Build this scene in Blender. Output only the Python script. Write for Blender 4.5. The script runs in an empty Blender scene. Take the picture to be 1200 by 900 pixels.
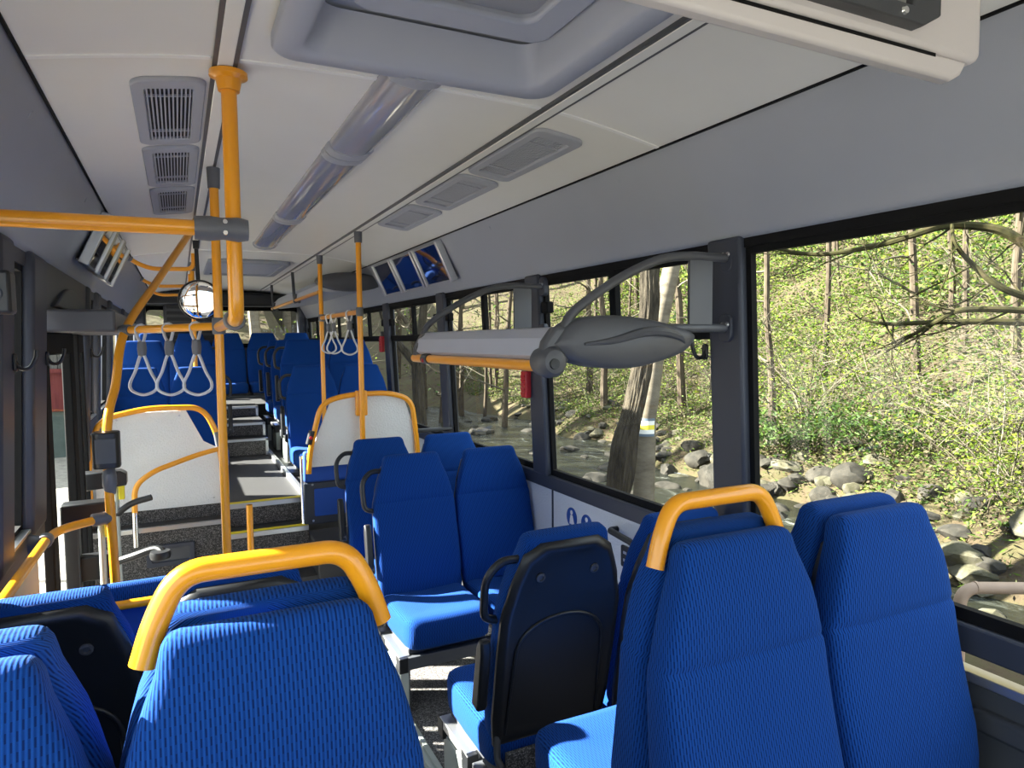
import bpy, math, random
from math import sin, cos, pi, radians, atan2, sqrt
from mathutils import Vector, Matrix, noise
random.seed(7)
SC = bpy.context.scene
COL = SC.collection
R = random.uniform

# ------------------------------------------------------------------ materials
def new_mat(name):
    m = bpy.data.materials.new(name); m.use_nodes = True
    return m, m.node_tree.nodes, m.node_tree.links, m.node_tree.nodes['Principled BSDF']

def setp(b, **kw):
    for k, v in kw.items():
        k = {'base': 'Base Color', 'rough': 'Roughness', 'metal': 'Metallic', 'spec': 'Specular IOR Level',
             'coat': 'Coat Weight', 'coatr': 'Coat Roughness', 'trans': 'Transmission Weight', 'ior': 'IOR',
             'sheen': 'Sheen Weight', 'sss': 'Subsurface Weight'}[k]
        if k == 'Base Color' and len(v) == 3: v = (*v, 1)
        b.inputs[k].default_value = v

def mat(name, base, rough=.5, metal=0, spec=.5, coat=0, var=.06, vscale=6, bump=0, bscale=200):
    """plain paint / plastic with faint procedural tone variation and optional grain bump"""
    m, n, l, b = new_mat(name)
    setp(b, base=base, rough=rough, metal=metal, spec=spec, coat=coat)
    tc = n.new('ShaderNodeTexCoord')
    if var:
        no = n.new('ShaderNodeTexNoise'); no.inputs['Scale'].default_value = vscale; no.inputs['Detail'].default_value = 4
        l.new(tc.outputs['Object'], no.inputs['Vector'])
        mx = n.new('ShaderNodeMix'); mx.data_type = 'RGBA'
        mx.inputs['A'].default_value = (*[c * (1 - var) for c in base], 1)
        mx.inputs['B'].default_value = (*[min(1, c * (1 + var)) for c in base], 1)
        l.new(no.outputs['Fac'], mx.inputs['Factor']); l.new(mx.outputs['Result'], b.inputs['Base Color'])
    if bump:
        nb = n.new('ShaderNodeTexNoise'); nb.inputs['Scale'].default_value = bscale; nb.inputs['Detail'].default_value = 2
        l.new(tc.outputs['Object'], nb.inputs['Vector'])
        bp = n.new('ShaderNodeBump'); bp.inputs['Strength'].default_value = bump; bp.inputs['Distance'].default_value = .006 if bump >= .9 else .002
        l.new(nb.outputs['Fac'], bp.inputs['Height']); l.new(bp.outputs['Normal'], b.inputs['Normal'])
    return m

def fabric_mat():
    """ribbed moquette: soft light ribs with staggered dark dashes in the valleys between them"""
    m, n, l, b = new_mat('blue_moquette')
    tc = n.new('ShaderNodeTexCoord')
    sep = n.new('ShaderNodeSeparateXYZ'); l.new(tc.outputs['UV'], sep.inputs[0])
    def math_(op, a, c=None, clamp=False):
        q = n.new('ShaderNodeMath'); q.operation = op; q.use_clamp = clamp
        for i, v in enumerate((a, c)):
            if v is None: continue
            if isinstance(v, (int, float)): q.inputs[i].default_value = v
            else: l.new(v, q.inputs[i])
        return q.outputs[0]
    xs_ = math_('DIVIDE', sep.outputs['X'], .0064)
    rib = math_('MULTIPLY_ADD', math_('COSINE', math_('MULTIPLY', xs_, 2 * pi)), .5); rib.node.inputs[2].default_value = .5
    col = math_('FLOOR', xs_); row = math_('FLOOR', math_('DIVIDE', sep.outputs['Y'], .0125))
    chk = math_('MODULO', math_('ABSOLUTE', math_('ADD', col, row)), 2.0)
    valley = math_('MULTIPLY', math_('SUBTRACT', .42, rib), 4.5, True)
    dash = math_('MULTIPLY', chk, valley, True)
    m1 = n.new('ShaderNodeMix'); m1.data_type = 'RGBA'
    m1.inputs['A'].default_value = (.0032, .034, .185, 1); m1.inputs['B'].default_value = (.0072, .066, .315, 1)
    l.new(rib, m1.inputs['Factor'])
    m2 = n.new('ShaderNodeMix'); m2.data_type = 'RGBA'; m2.inputs['B'].default_value = (.0013, .011, .075, 1)
    l.new(math_('MULTIPLY', dash, .85), m2.inputs['Factor']); l.new(m1.outputs['Result'], m2.inputs['A'])
    no = n.new('ShaderNodeTexNoise'); no.inputs['Scale'].default_value = 500; l.new(tc.outputs['UV'], no.inputs['Vector'])
    mx = n.new('ShaderNodeMix'); mx.data_type = 'RGBA'; mx.blend_type = 'MULTIPLY'; mx.inputs['Factor'].default_value = .2
    l.new(m2.outputs['Result'], mx.inputs['A']); l.new(no.outputs['Color'], mx.inputs['B'])
    l.new(mx.outputs['Result'], b.inputs['Base Color'])
    setp(b, rough=.95, spec=.15, sheen=.06)
    b.inputs['Sheen Tint'].default_value = (.2, .5, 1, 1)
    bp = n.new('ShaderNodeBump'); bp.inputs['Strength'].default_value = .35; bp.inputs['Distance'].default_value = .002
    l.new(rib, bp.inputs['Height']); l.new(bp.outputs['Normal'], b.inputs['Normal'])
    return m

def speckle_mat(name, base, light, dark, scale=260):
    m, n, l, b = new_mat(name)
    tc = n.new('ShaderNodeTexCoord')
    vo = n.new('ShaderNodeTexVoronoi'); vo.inputs['Scale'].default_value = scale
    l.new(tc.outputs['Object'], vo.inputs['Vector'])
    ra = n.new('ShaderNodeValToRGB'); e = ra.color_ramp.elements
    e[0].position = .25; e[0].color = (*dark, 1); e[1].position = .95; e[1].color = (*light, 1)
    x = ra.color_ramp.elements.new(.6); x.color = (*base, 1)
    sp = n.new('ShaderNodeSeparateColor'); l.new(vo.outputs['Color'], sp.inputs[0])
    l.new(sp.outputs[0], ra.inputs['Fac']); l.new(ra.outputs['Color'], b.inputs['Base Color'])
    setp(b, rough=.6, spec=.4)
    return m

def glass_mat(name, tint, refl=.05):
    m = bpy.data.materials.new(name); m.use_nodes = True
    n, l = m.node_tree.nodes, m.node_tree.links; n.clear()
    out = n.new('ShaderNodeOutputMaterial'); mix = n.new('ShaderNodeMixShader')
    tr = n.new('ShaderNodeBsdfTransparent'); tr.inputs['Color'].default_value = (*tint, 1)
    gl = n.new('ShaderNodeBsdfGlossy'); gl.inputs['Roughness'].default_value = .01
    mix.inputs['Fac'].default_value = refl
    l.new(tr.outputs[0], mix.inputs[1]); l.new(gl.outputs[0], mix.inputs[2]); l.new(mix.outputs[0], out.inputs['Surface'])
    return m

def ramp_island_mat(name, cols, rough=.6, translucent=.35):
    m, n, l, b = new_mat(name)
    ge = n.new('ShaderNodeNewGeometry'); ra = n.new('ShaderNodeValToRGB')
    el = ra.color_ramp.elements
    while len(el) < len(cols): el.new(.5)
    for i, c in enumerate(cols):
        el[i].position = i / (len(cols) - 1); el[i].color = (*c, 1)
    l.new(ge.outputs['Random Per Island'], ra.inputs['Fac'])
    l.new(ra.outputs['Color'], b.inputs['Base Color']); setp(b, rough=rough, spec=.3)
    if translucent:
        tr = n.new('ShaderNodeBsdfTranslucent'); l.new(ra.outputs['Color'], tr.inputs['Color'])
        mix = n.new('ShaderNodeMixShader'); mix.inputs['Fac'].default_value = translucent
        out = n['Material Output']
        l.new(b.outputs[0], mix.inputs[1]); l.new(tr.outputs[0], mix.inputs[2]); l.new(mix.outputs[0], out.inputs['Surface'])
    return m

def noise_mat(name, cols, scale=3, detail=8, rough=.9, bump=.6, bdist=.03, stretch=(1, 1, 1), pos=None):
    m, n, l, b = new_mat(name)
    tc = n.new('ShaderNodeTexCoord'); mp = n.new('ShaderNodeMapping'); mp.inputs['Scale'].default_value = stretch
    l.new(tc.outputs['Object'], mp.inputs['Vector'])
    no = n.new('ShaderNodeTexNoise'); no.inputs['Scale'].default_value = scale; no.inputs['Detail'].default_value = detail
    no.inputs['Roughness'].default_value = .65
    l.new(mp.outputs[0], no.inputs['Vector'])
    ra = n.new('ShaderNodeValToRGB'); el = ra.color_ramp.elements
    while len(el) < len(cols): el.new(.5)
    for i, c in enumerate(cols):
        el[i].position = pos[i] if pos else .3 + .4 * i / (len(cols) - 1); el[i].color = (*c, 1)
    l.new(no.outputs['Fac'], ra.inputs['Fac']); l.new(ra.outputs['Color'], b.inputs['Base Color'])
    setp(b, rough=rough, spec=.25)
    if bump:
        bp = n.new('ShaderNodeBump'); bp.inputs['Strength'].default_value = bump; bp.inputs['Distance'].default_value = bdist
        l.new(no.outputs['Fac'], bp.inputs['Height']); l.new(bp.outputs['Normal'], b.inputs['Normal'])
    return m

M = {}
M['ceiling'] = mat('ceiling_laminate', (.80, .79, .745), .38, spec=.5, var=.02)
M['seam'] = mat('white_seam_strip', (.88, .88, .86), .4, var=.02)
M['cove'] = mat('grey_cove_panel', (.30, .322, .375), .42, var=.03, bump=.15, bscale=350)
M['grey'] = mat('mid_grey_plastic', (.30, .31, .345), .45, var=.04)
M['hatch'] = mat('grey_blue_hatch_plastic', (.40, .425, .50), .45, var=.03)
M['pillar'] = mat('dark_blue_grey_pillar', (.036, .042, .060), .5, var=.05, bump=.1)
M['dark'] = mat('dark_grey_plastic', (.05, .053, .06), .5, var=.08)
M['bracket'] = mat('graphite_plastic', (.080, .082, .09), .42, var=.05)
M['black'] = mat('black_plastic', (.010, .011, .013), .4, var=.1, bump=.1, bscale=500)
M['rubber'] = mat('black_rubber', (.004, .004, .0045), .85, spec=.25, var=.1)
M['yellow'] = mat('yellow_coated_tube', (.86, .345, .010), .28, coat=.4, var=.05, vscale=3)
M['clamp'] = mat('grey_clamp_plastic', (.115, .12, .135), .45, var=.05)
M['alu'] = mat('brushed_aluminium', (.55, .56, .57), .3, metal=.85, var=.05)
M['chrome'] = mat('chrome_steel', (.75, .75, .75), .15, metal=1, var=.02)
M['leg'] = mat('pale_grey_powder_coat', (.46, .51, .48), .4, metal=.2, var=.03)
M['beam'] = mat('dark_grey_beam', (.07, .075, .085), .45, var=.05)
M['fabric'] = fabric_mat()
M['bluepad'] = mat('blue_plain_upholstery', (.008, .062, .34), .8, var=.08, bump=.2, bscale=600)
M['floor'] = speckle_mat('speckled_safety_floor', (.115, .11, .105), (.30, .29, .28), (.045, .043, .042), 240)
M['riser'] = speckle_mat('speckled_riser_covering', (.05, .047, .045), (.20, .19, .185), (.02, .02, .02), 260)
M['tread'] = mat('dark_tread_rubber', (.035, .035, .036), .55, var=.1)
M['wallw'] = mat('white_textured_panel', (.66, .69, .73), .6, var=.03, bump=.9, bscale=130)
M['board'] = mat('white_grained_board', (.70, .71, .71), .6, var=.03, bump=1.0, bscale=90)
M['wallg'] = mat('beige_grey_panel', (.42, .40, .37), .5, var=.12, vscale=4, bump=.1)
M['walld'] = mat('slate_grey_panel', (.055, .06, .07), .5, var=.05)
M['glass'] = glass_mat('window_glass', (.96, .975, .965), .014)
M['glassd'] = glass_mat('door_glass', (.93, .95, .94), .02)
M['red'] = mat('red_plastic', (.45, .012, .02), .4, var=.05)
M['whitep'] = mat('white_plastic', (.75, .75, .76), .4, var=.02)
M['strap'] = mat('pale_grey_strap', (.62, .64, .68), .4, var=.03)
M['disp'] = mat('warm_white_housing', (.66, .62, .62), .5, var=.04, vscale=9, bump=.1)
M['screen'] = mat('grey_screen_glass', (.32, .31, .31), .2, coat=.5, var=.02)
M['mirror'] = mat('convex_mirror_glass', (.92, .92, .9), .01, metal=1, var=0)
M['poster'] = mat('dark_blue_acrylic', (.010, .016, .06), .04, coat=1, spec=.8, var=.2, vscale=2)
M['lens'] = mat('grey_lamp_lens', (.36, .365, .42), .13, coat=.6, var=.15, vscale=3)
M['vent'] = mat('grey_vent_plastic', (.37, .385, .435), .45, var=.03)
M['ventdark'] = mat('vent_shadow_plastic', (.03, .03, .035), .8, var=.1)
M['rack'] = mat('pale_grey_rack_moulding', (.40, .42, .49), .4, var=.03)
M['sign'] = mat('blue_sign_film', (.012, .07, .32), .4, var=.02)
M['yedge'] = mat('yellow_step_edge', (.75, .62, .02), .5, var=.08)
# outside
M['soil'] = noise_mat('leaf_litter_soil', [(.022, .016, .009), (.055, .040, .022), (.052, .047, .020), (.080, .060, .034)], 2.6, 12, .95, .9, .06)
M['gravel'] = noise_mat('sunlit_gravel', [(.13, .12, .10), (.24, .22, .19), (.33, .305, .26)], 9, 12, .95, .8, .03)
M['rock'] = noise_mat('grey_river_rock', [(0.010, 0.010, 0.007), (0.029, 0.026, 0.020), (0.043, 0.039, 0.030)], 4, 10, .85, .7, .03)
M['mossrock'] = noise_mat('mossy_rock', [(.03, .03, .012), (.065, .06, .038), (.095, .088, .07)], 5, 10, 0.85, 0.7, .03)
M['bark'] = noise_mat('furrowed_bark', [(0.012, 0.009, 0.006), (0.045, 0.037, 0.025), (0.073, 0.061, 0.043)], 14, 8, .95, 1, .05, (1.4, 1.4, .22))
M['pale_bark'] = noise_mat('smooth_pale_bark', [(0.087, 0.072, 0.052), (0.143, 0.122, 0.089), (0.183, 0.159, 0.122)], 6, 6, .85, .3, .01, (.6, .6, 2))
M['slim_bark'] = noise_mat('slim_trunk_bark', [(0.021, 0.016, 0.010), (0.059, 0.045, 0.030), (0.080, 0.064, 0.043)], 9, 6, .95, .5, .02, (1, 1, .4))
M['moss_bark'] = noise_mat('mossy_branch_bark', [(0.009, 0.008, 0.003), (0.025, 0.024, 0.005), (0.040, 0.029, 0.015)], 7, 6, .95, .6, .02)
M['twig'] = ramp_island_mat('dry_twigs', [(0.041, 0.030, 0.018), (0.086, 0.073, 0.048), (0.121, 0.109, 0.075)], .8, 0)
M['leaf'] = ramp_island_mat('spring_leaves', [(0.021, 0.043, 0.004), (0.056, 0.105, 0.006), (0.112, 0.173, 0.016), (0.173, 0.200, 0.028)])
M['leafb'] = ramp_island_mat('bright_spring_leaves', [(0.063, 0.111, 0.006), (0.132, 0.183, 0.012), (0.207, 0.239, 0.029)])
M['leafd'] = ramp_island_mat('deep_green_leaves', [(0.011, 0.028, 0.006), (0.032, 0.068, 0.011), (0.063, 0.115, 0.015)])
M['litter'] = ramp_island_mat('mixed_ground_leaves', [(0.059, 0.042, 0.020), (0.116, 0.092, 0.054), (0.029, 0.059, 0.009), (0.078, 0.128, 0.014), (0.140, 0.173, 0.029)], .8, .25)
M['pipe'] = mat('rusty_brown_paint', (.30, .21, .15), .6, var=.2, vscale=14, bump=.3, bscale=120)
M['planks'] = noise_mat('weathered_planks', [(0.035, 0.035, 0.031), (0.070, 0.068, 0.061), (0.094, 0.090, 0.082)], 5, 6, .9, .4, .01, (6, 1, .3))
M['redwood'] = noise_mat('red_painted_boards', [(0.063, 0.010, 0.010), (0.104, 0.021, 0.019), (0.125, 0.035, 0.031)], 5, 6, .8, .3, .01, (6, 1, .3))
M['darkplinth'] = noise_mat('dark_green_plinth', [(.035, .05, .045), (.07, .09, .08)], 5, 6, .9, .3, .01)
M['orange'] = mat('orange_reflector', (.7, .28, .02), .4)

def water_mat():
    m, n, l, b = new_mat('river_water')
    tc = n.new('ShaderNodeTexCoord'); mp = n.new('ShaderNodeMapping'); mp.inputs['Scale'].default_value = (1.7, .6, 1)
    l.new(tc.outputs['Object'], mp.inputs['Vector'])
    no = n.new('ShaderNodeTexNoise'); no.inputs['Scale'].default_value = 1.3; no.inputs['Detail'].default_value = 9
    no.inputs['Roughness'].default_value = .68; no.inputs['Distortion'].default_value = .8
    l.new(mp.outputs[0], no.inputs['Vector'])
    ra = n.new('ShaderNodeValToRGB'); e = ra.color_ramp.elements
    e[0].position = .30; e[0].color = (.006, .007, .004, 1); e[1].position = .74; e[1].color = (.42, .43, .41, 1)
    x = e.new(.57); x.color = (.013, .014, .009, 1)
    x = e.new(.64); x.color = (.045, .048, .038, 1)
    l.new(no.outputs['Fac'], ra.inputs['Fac']); l.new(ra.outputs['Color'], b.inputs['Base Color'])
    setp(b, rough=.2, spec=.2)
    bp = n.new('ShaderNodeBump'); bp.inputs['Strength'].default_value = .8; bp.inputs['Distance'].default_value = .12
    l.new(no.outputs['Fac'], bp.inputs['Height']); l.new(bp.outputs['Normal'], b.inputs['Normal'])
    return m
M['water'] = water_mat()

# ------------------------------------------------------------------ mesh builder
def fil(pts, r=.05, n=6, closed=False):
    """round the corners of a polyline"""
    P = [Vector(p) for p in pts]; out = []
    N = len(P)
    for i, p in enumerate(P):
        if not closed and i in (0, N - 1): out.append(p); continue
        a, c = P[i - 1], P[(i + 1) % N]
        u, v = (a - p), (c - p)
        d = min(r, u.length * .49, v.length * .49)
        s, t = p + u.normalized() * d, p + v.normalized() * d
        for k in range(n + 1):
            f = k / n
            out.append(s * (1 - f) ** 2 + p * 2 * f * (1 - f) + t * f * f)
    return out

def crom(pts, n=6):
    P = [Vector(p) for p in pts]; P = [P[0] * 2 - P[1]] + P + [P[-1] * 2 - P[-2]]; out = []
    for i in range(1, len(P) - 2):
        for k in range(n):
            t = k / n; a, b, c, d = P[i - 1:i + 3]
            out.append(.5 * (2 * b + (c - a) * t + (2 * a - 5 * b + 4 * c - d) * t * t + (3 * b - a - 3 * c + d) * t ** 3))
    out.append(P[-2]); return out

class MB:
    def __init__(s): s.v = []; s.f = []; s.uvv = {}
    def add(s, vs, fs):
        o = len(s.v); s.v += [tuple(v) for v in vs]; s.f += [tuple(i + o for i in f) for f in fs]; return s
    def box(s, a, b, rot=None, pivot=None):
        x0, y0, z0 = a; x1, y1, z1 = b
        vs = [Vector(p) for p in ((x0, y0, z0), (x1, y0, z0), (x1, y1, z0), (x0, y1, z0), (x0, y0, z1), (x1, y0, z1), (x1, y1, z1), (x0, y1, z1))]
        if rot is not None:
            c = Vector(pivot) if pivot else (Vector(a) + Vector(b)) / 2
            vs = [c + rot @ (v - c) for v in vs]
        return s.add(vs, [(0, 3, 2, 1), (4, 5, 6, 7), (0, 1, 5, 4), (1, 2, 6, 5), (2, 3, 7, 6), (3, 0, 4, 7)])
    def tube(s, pts, r, n=12, closed=False, cap=True, flat=None):
        """sweep a circle; r number or list; flat=(axis, factor) squashes along a world axis"""
        P = [Vector(p) for p in pts]; N = len(P)
        rs = r if isinstance(r, (list, tuple)) else [r] * N
        t0 = (P[1] - P[0]).normalized()
        up = Vector((0, 0, 1)) if abs(t0.z) < .9 else Vector((1, 0, 0))
        nv = (up - t0 * up.dot(t0)).normalized()
        rings = []
        for i in range(N):
            if closed: t = P[(i + 1) % N] - P[i - 1]
            elif i == 0: t = P[1] - P[0]
            elif i == N - 1: t = P[-1] - P[-2]
            else: t = (P[i + 1] - P[i]).normalized() + (P[i] - P[i - 1]).normalized()
            t = t.normalized() if t.length > 1e-9 else t0
            nv = nv - t * nv.dot(t)
            nv = nv.normalized() if nv.length > 1e-6 else t.orthogonal().normalized()
            bv = t.cross(nv)
            ring = []
            for k in range(n):
                a = 2 * pi * k / n
                d = (nv * cos(a) + bv * sin(a)) * rs[i]
                if flat: d[flat[0]] *= flat[1]
                ring.append(P[i] + d)
            rings.append(ring)
        vs = [p for g in rings for p in g]; fs = []
        M_ = N if closed else N - 1
        for i in range(M_):
            j = (i + 1) % N
            for k in range(n):
                k2 = (k + 1) % n
                fs.append((i * n + k, i * n + k2, j * n + k2, j * n + k))
        if cap and not closed:
            fs.append(tuple(range(n - 1, -1, -1))); fs.append(tuple((N - 1) * n + k for k in range(n)))
        return s.add(vs, fs)
    def prism(s, poly, fn, d0, d1):
        """poly list of 2-D points, fn(u, v, d) -> xyz"""
        n = len(poly)
        vs = [fn(u, v, d0) for u, v in poly] + [fn(u, v, d1) for u, v in poly]
        fs = [tuple(range(n - 1, -1, -1)), tuple(range(n, 2 * n))] + [(i, (i + 1) % n, n + (i + 1) % n, n + i) for i in range(n)]
        return s.add(vs, fs)
    def ring(s, outer, inner, fn, d0, d1):
        n = len(outer)
        vs = [fn(u, v, d) for d in (d0, d1) for P in (outer, inner) for u, v in P]
        fs = []
        for i in range(n):
            j = (i + 1) % n; o0, i0, o1, i1 = 0, n, 2 * n, 3 * n
            fs += [(o0 + i, i0 + i, i0 + j, o0 + j), (o1 + i, o1 + j, i1 + j, i1 + i), (o0 + i, o0 + j, o1 + j, o1 + i), (i0 + i, i1 + i, i1 + j, i0 + j)]
        return s.add(vs, fs)
    def grid(s, rows, close=False, capends=False):
        n = len(rows[0]); vs = [p for r in rows for p in r]; fs = []
        for i in range(len(rows) - 1):
            for k in range(n if close else n - 1):
                k2 = (k + 1) % n
                fs.append((i * n + k, i * n + k2, (i + 1) * n + k2, (i + 1) * n + k))
        if capends:
            fs.append(tuple(range(n - 1, -1, -1))); fs.append(tuple((len(rows) - 1) * n + k for k in range(n)))
        return s.add(vs, fs)
    def lathe(s, prof, c, axis, n=24):
        a = Vector(axis).normalized(); u = a.orthogonal().normalized(); w = a.cross(u); c = Vector(c)
        rows = [[c + a * h + (u * cos(2 * pi * k / n) + w * sin(2 * pi * k / n)) * r for k in range(n)] for r, h in prof]
        return s.grid(rows, close=True, capends=True)
    def build(s, name, m, parent=None, smooth=True, bevel=0, seg=2, world=True, uv=False, sub=0, angle=35):
        off = Vector((0, 0, 0))
        if parent is not None and world:
            p = parent
            while p is not None: off += Vector(p.location); p = p.parent
        me = bpy.data.meshes.new(name)
        me.from_pydata([Vector(v) - off for v in s.v], [], s.f)
        me.materials.append(M[m]); me.update()
        import bmesh
        bm = bmesh.new(); bm.from_mesh(me); bmesh.ops.recalc_face_normals(bm, faces=bm.faces)
        if uv:
            L = bm.loops.layers.uv.new('UVMap')
            for f in bm.faces:
                nx, ny, nz = map(abs, f.normal)
                for lp in f.loops:
                    x, y, z = lp.vert.co
                    if s.uvv and nz < .75:
                        q = s.uvv[lp.vert.index]
                        if q[2] and any(abs(s.uvv[l2.vert.index][0] - q[0]) > .3 for l2 in f.loops): q = (-abs(q[0]) if any(s.uvv[l2.vert.index][0] < -.05 for l2 in f.loops) else abs(q[0]), q[1])
                        lp[L].uv = (q[0], q[1]); continue
                    lp[L].uv = (x, y) if nz > .75 else ((y, z) if nx > max(ny, .6) else (x, z))
        bm.to_mesh(me); bm.free()
        o = bpy.data.objects.new(name, me); COL.objects.link(o)
        if parent is not None: o.parent = parent
        if smooth:
            me.shade_smooth()
            if not sub:
                me.set_sharp_from_angle(angle=radians(angle))
        if bevel:
            b = o.modifiers.new('bevel', 'BEVEL'); b.width = bevel; b.segments = seg; b.limit_method = 'ANGLE'; b.angle_limit = radians(35)
        if sub:
            b = o.modifiers.new('subsurf', 'SUBSURF'); b.levels = sub; b.render_levels = sub
        return o

def tag(o, label, cat, group=None, kind=None):
    o['label'] = label; o['category'] = cat
    if group: o['group'] = group
    if kind: o['kind'] = kind
    return o
def thing(name, loc, label, cat, group=None, rz=0):
    o = bpy.data.objects.new(name, None); COL.objects.link(o); o.location = loc; o.rotation_euler = (0, 0, rz)
    o.empty_display_size = .1
    return tag(o, label, cat, group)
def struct(o):
    o['kind'] = 'structure'; return o
def copy_tree(o, parent=None):
    c = o.copy(); COL.objects.link(c)
    if parent is not None: c.parent = parent
    for ch in list(o.children): copy_tree(ch, c)
    return c
def rrect(x0, y0, x1, y1, r, n=5):
    out = []
    for cx, cy, a0 in ((x1 - r, y1 - r, 0), (x0 + r, y1 - r, 90), (x0 + r, y0 + r, 180), (x1 - r, y0 + r, 270)):
        for k in range(n + 1):
            a = radians(a0 + 90 * k / n); out.append((cx + r * cos(a), cy + r * sin(a)))
    return out

# ------------------------------------------------------------------ room shell
WX = 1.19                 # wall at the sill
def wall_x(z): return 1.19 - .045 * max(0, z - 1.0)
REAR = 10.9
FRONT = -2.6

struct(MB().box((-1.2, FRONT, -.06), (1.2, 4.78, 0)).build('floor', 'floor'))
# rear floor, higher, with its steps
def cprof(x):             # ceiling height across the bus
    a = abs(x)
    return 2.512 - .012 * (a / .49) ** 2 if a < .49 else 2.50 - .07 * ((a - .49) / .444) ** 1.3
xs = [-.934, -.8, -.65, -.52, -.46, -.25, 0, .25, .46, .52, .65, .8, .934]
HX0, HX1, HY0, HY1 = -.36, .36, .98, 1.80          # hatch opening
mb = MB()
def ceil_strip(x0, x1, y0, y1, n=6):
    rows = []
    for y in (y0, y1):
        rows.append([(x0 + (x1 - x0) * k / n, y, cprof(x0 + (x1 - x0) * k / n)) for k in range(n + 1)])
    top = [[(p[0], p[1], p[2] + .03) for p in r] for r in rows]
    mb.grid(rows); mb.grid(top)
ceil_strip(-.934, HX0, FRONT, REAR); ceil_strip(HX1, .934, FRONT, REAR)
ceil_strip(HX0, HX1, FRONT, HY0); ceil_strip(HX0, HX1, HY1, REAR)
struct(mb.build('ceiling', 'ceiling'))
roof = MB().box((-1.25, FRONT, 2.72), (1.25, REAR + .1, 2.78)); struct(roof.build('ceiling_roof', 'dark'))

trim_n = 0
def trim(mb, m, **k):
    global trim_n; trim_n += 1
    return struct(mb.build('trim_%d' % trim_n, m, **k))
for y in (2.0, 6.15):
    mb = MB()
    for a, b in ((-.93, -.525), (-.455, .455), (.525, .93)):
        n = 10; rows = []
        for dy, dz in ((-.009, 0), (-.009, -.004), (.009, -.004), (.009, 0)):
            rows.append([(a + (b - a) * k / n, y + dy, cprof(a + (b - a) * k / n) + dz) for k in range(n + 1)])
        mb.grid(rows)
    trim(mb, 'seam')
# aluminium ceiling rails with two dark grooves
for sx in (-1, 1):
    x = .49 * sx
    trim(MB().box((x - .031, FRONT, 2.490), (x + .031, REAR - .4, 2.505)), 'bracket')
    trim(MB().box((x - .019, FRONT, 2.4875), (x + .019, REAR - .4, 2.495)), 'ceiling', bevel=.002)
# coves
COVE = [(.940, 2.432), (.955, 2.405), (1.00, 2.325), (1.05, 2.235), (1.085, 2.175), (1.105, 2.135), (1.112, 2.112), (1.118, 2.100), (1.128, 2.092), (1.20, 2.092)]
for sx, nm in ((-1, 'left'), (1, 'right')):
    rows = [[(px * sx, y, pz) for px, pz in COVE + [(1.24, 2.2), (1.24, 2.5), (.94, 2.5)]] for y in (FRONT, 1.2, REAR - .25)]
    struct(MB().grid(rows, close=True, capends=True).build('wall_' + nm + '_cove', 'cove', angle=50))
    for y in (1.05, 2.3, 3.55):
        a_, b_ = Vector((sx * .97, y, 2.378)), Vector((sx * .97, y, 2.378))
        n_ = Vector((-sx * .87, 0, -.5)).normalized()
        trim(MB().lathe([(.012, -.004), (.012, .001), (.009, .0015)], a_, n_, 18), 'cove')
    # black gap along the ceiling edge
    trim(MB().box((sx * .937 - .004, FRONT, 2.424), (sx * .937 + .004, REAR - .3, 2.45)), 'rubber')

def wall_pt(sx, y, z, off=0): return (sx * (wall_x(z) - off), y, z)
def wall_box(mb, sx, y0, y1, z0, z1, i0, i1):
    """box following the leaning wall, from depth i0 (outer, negative) to i1 (inner)"""
    vs = [wall_pt(sx, y, z, i) for z in (z0, z1) for y in (y0, y1) for i in (i0, i1)]
    mb.add(vs, [(0, 1, 3, 2), (4, 6, 7, 5), (0, 2, 6, 4), (1, 5, 7, 3), (0, 4, 5, 1), (2, 3, 7, 6)]); return mb
SILL, TOP = 1.02, 2.06
# --- right wall
struct(wall_box(MB(), 1, 1.78, 4.0, 0, .935, -.05, 0).build('wall_right', 'wallw'))
struct(wall_box(MB(), 1, FRONT, 1.775, 0, .86, -.05, 0).build('wall_right_front', 'walld'))
struct(wall_box(MB(), 1, 3.225, 3.235, .3, .93, -.02, .006).build('trim_joint_right', 'pillar'))
struct(wall_box(MB(), 1, 4.0, REAR, 0, .935, -.05, 0).build('wall_right_rear', 'wallw'))
trim(wall_box(MB(), 1, FRONT, 1.775, .86, .885, -.03, .02), 'alu', bevel=.003)
trim(wall_box(MB(), 1, FRONT, 1.775, .74, .80, -.03, .025), 'walld', bevel=.012)
struct(wall_box(MB(), 1, FRONT, REAR, .93, SILL - .012, -.05, .02).build('trim_sill_right', 'pillar', bevel=.008))
struct(wall_box(MB(), 1, FRONT, REAR, TOP, 2.10, -.05, .012).build('wall_right_header', 'rubber'))
PR = [1.80, 3.26, 4.72, 6.2, 7.68, 9.15, 10.6]
for i, y in enumerate(PR):
    struct(wall_box(MB(), 1, y - .02, y + .14, SILL - .02, 2.10, -.04, .035).build('wall_right_pillar', 'pillar', bevel=.012))
winn = 0
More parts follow.
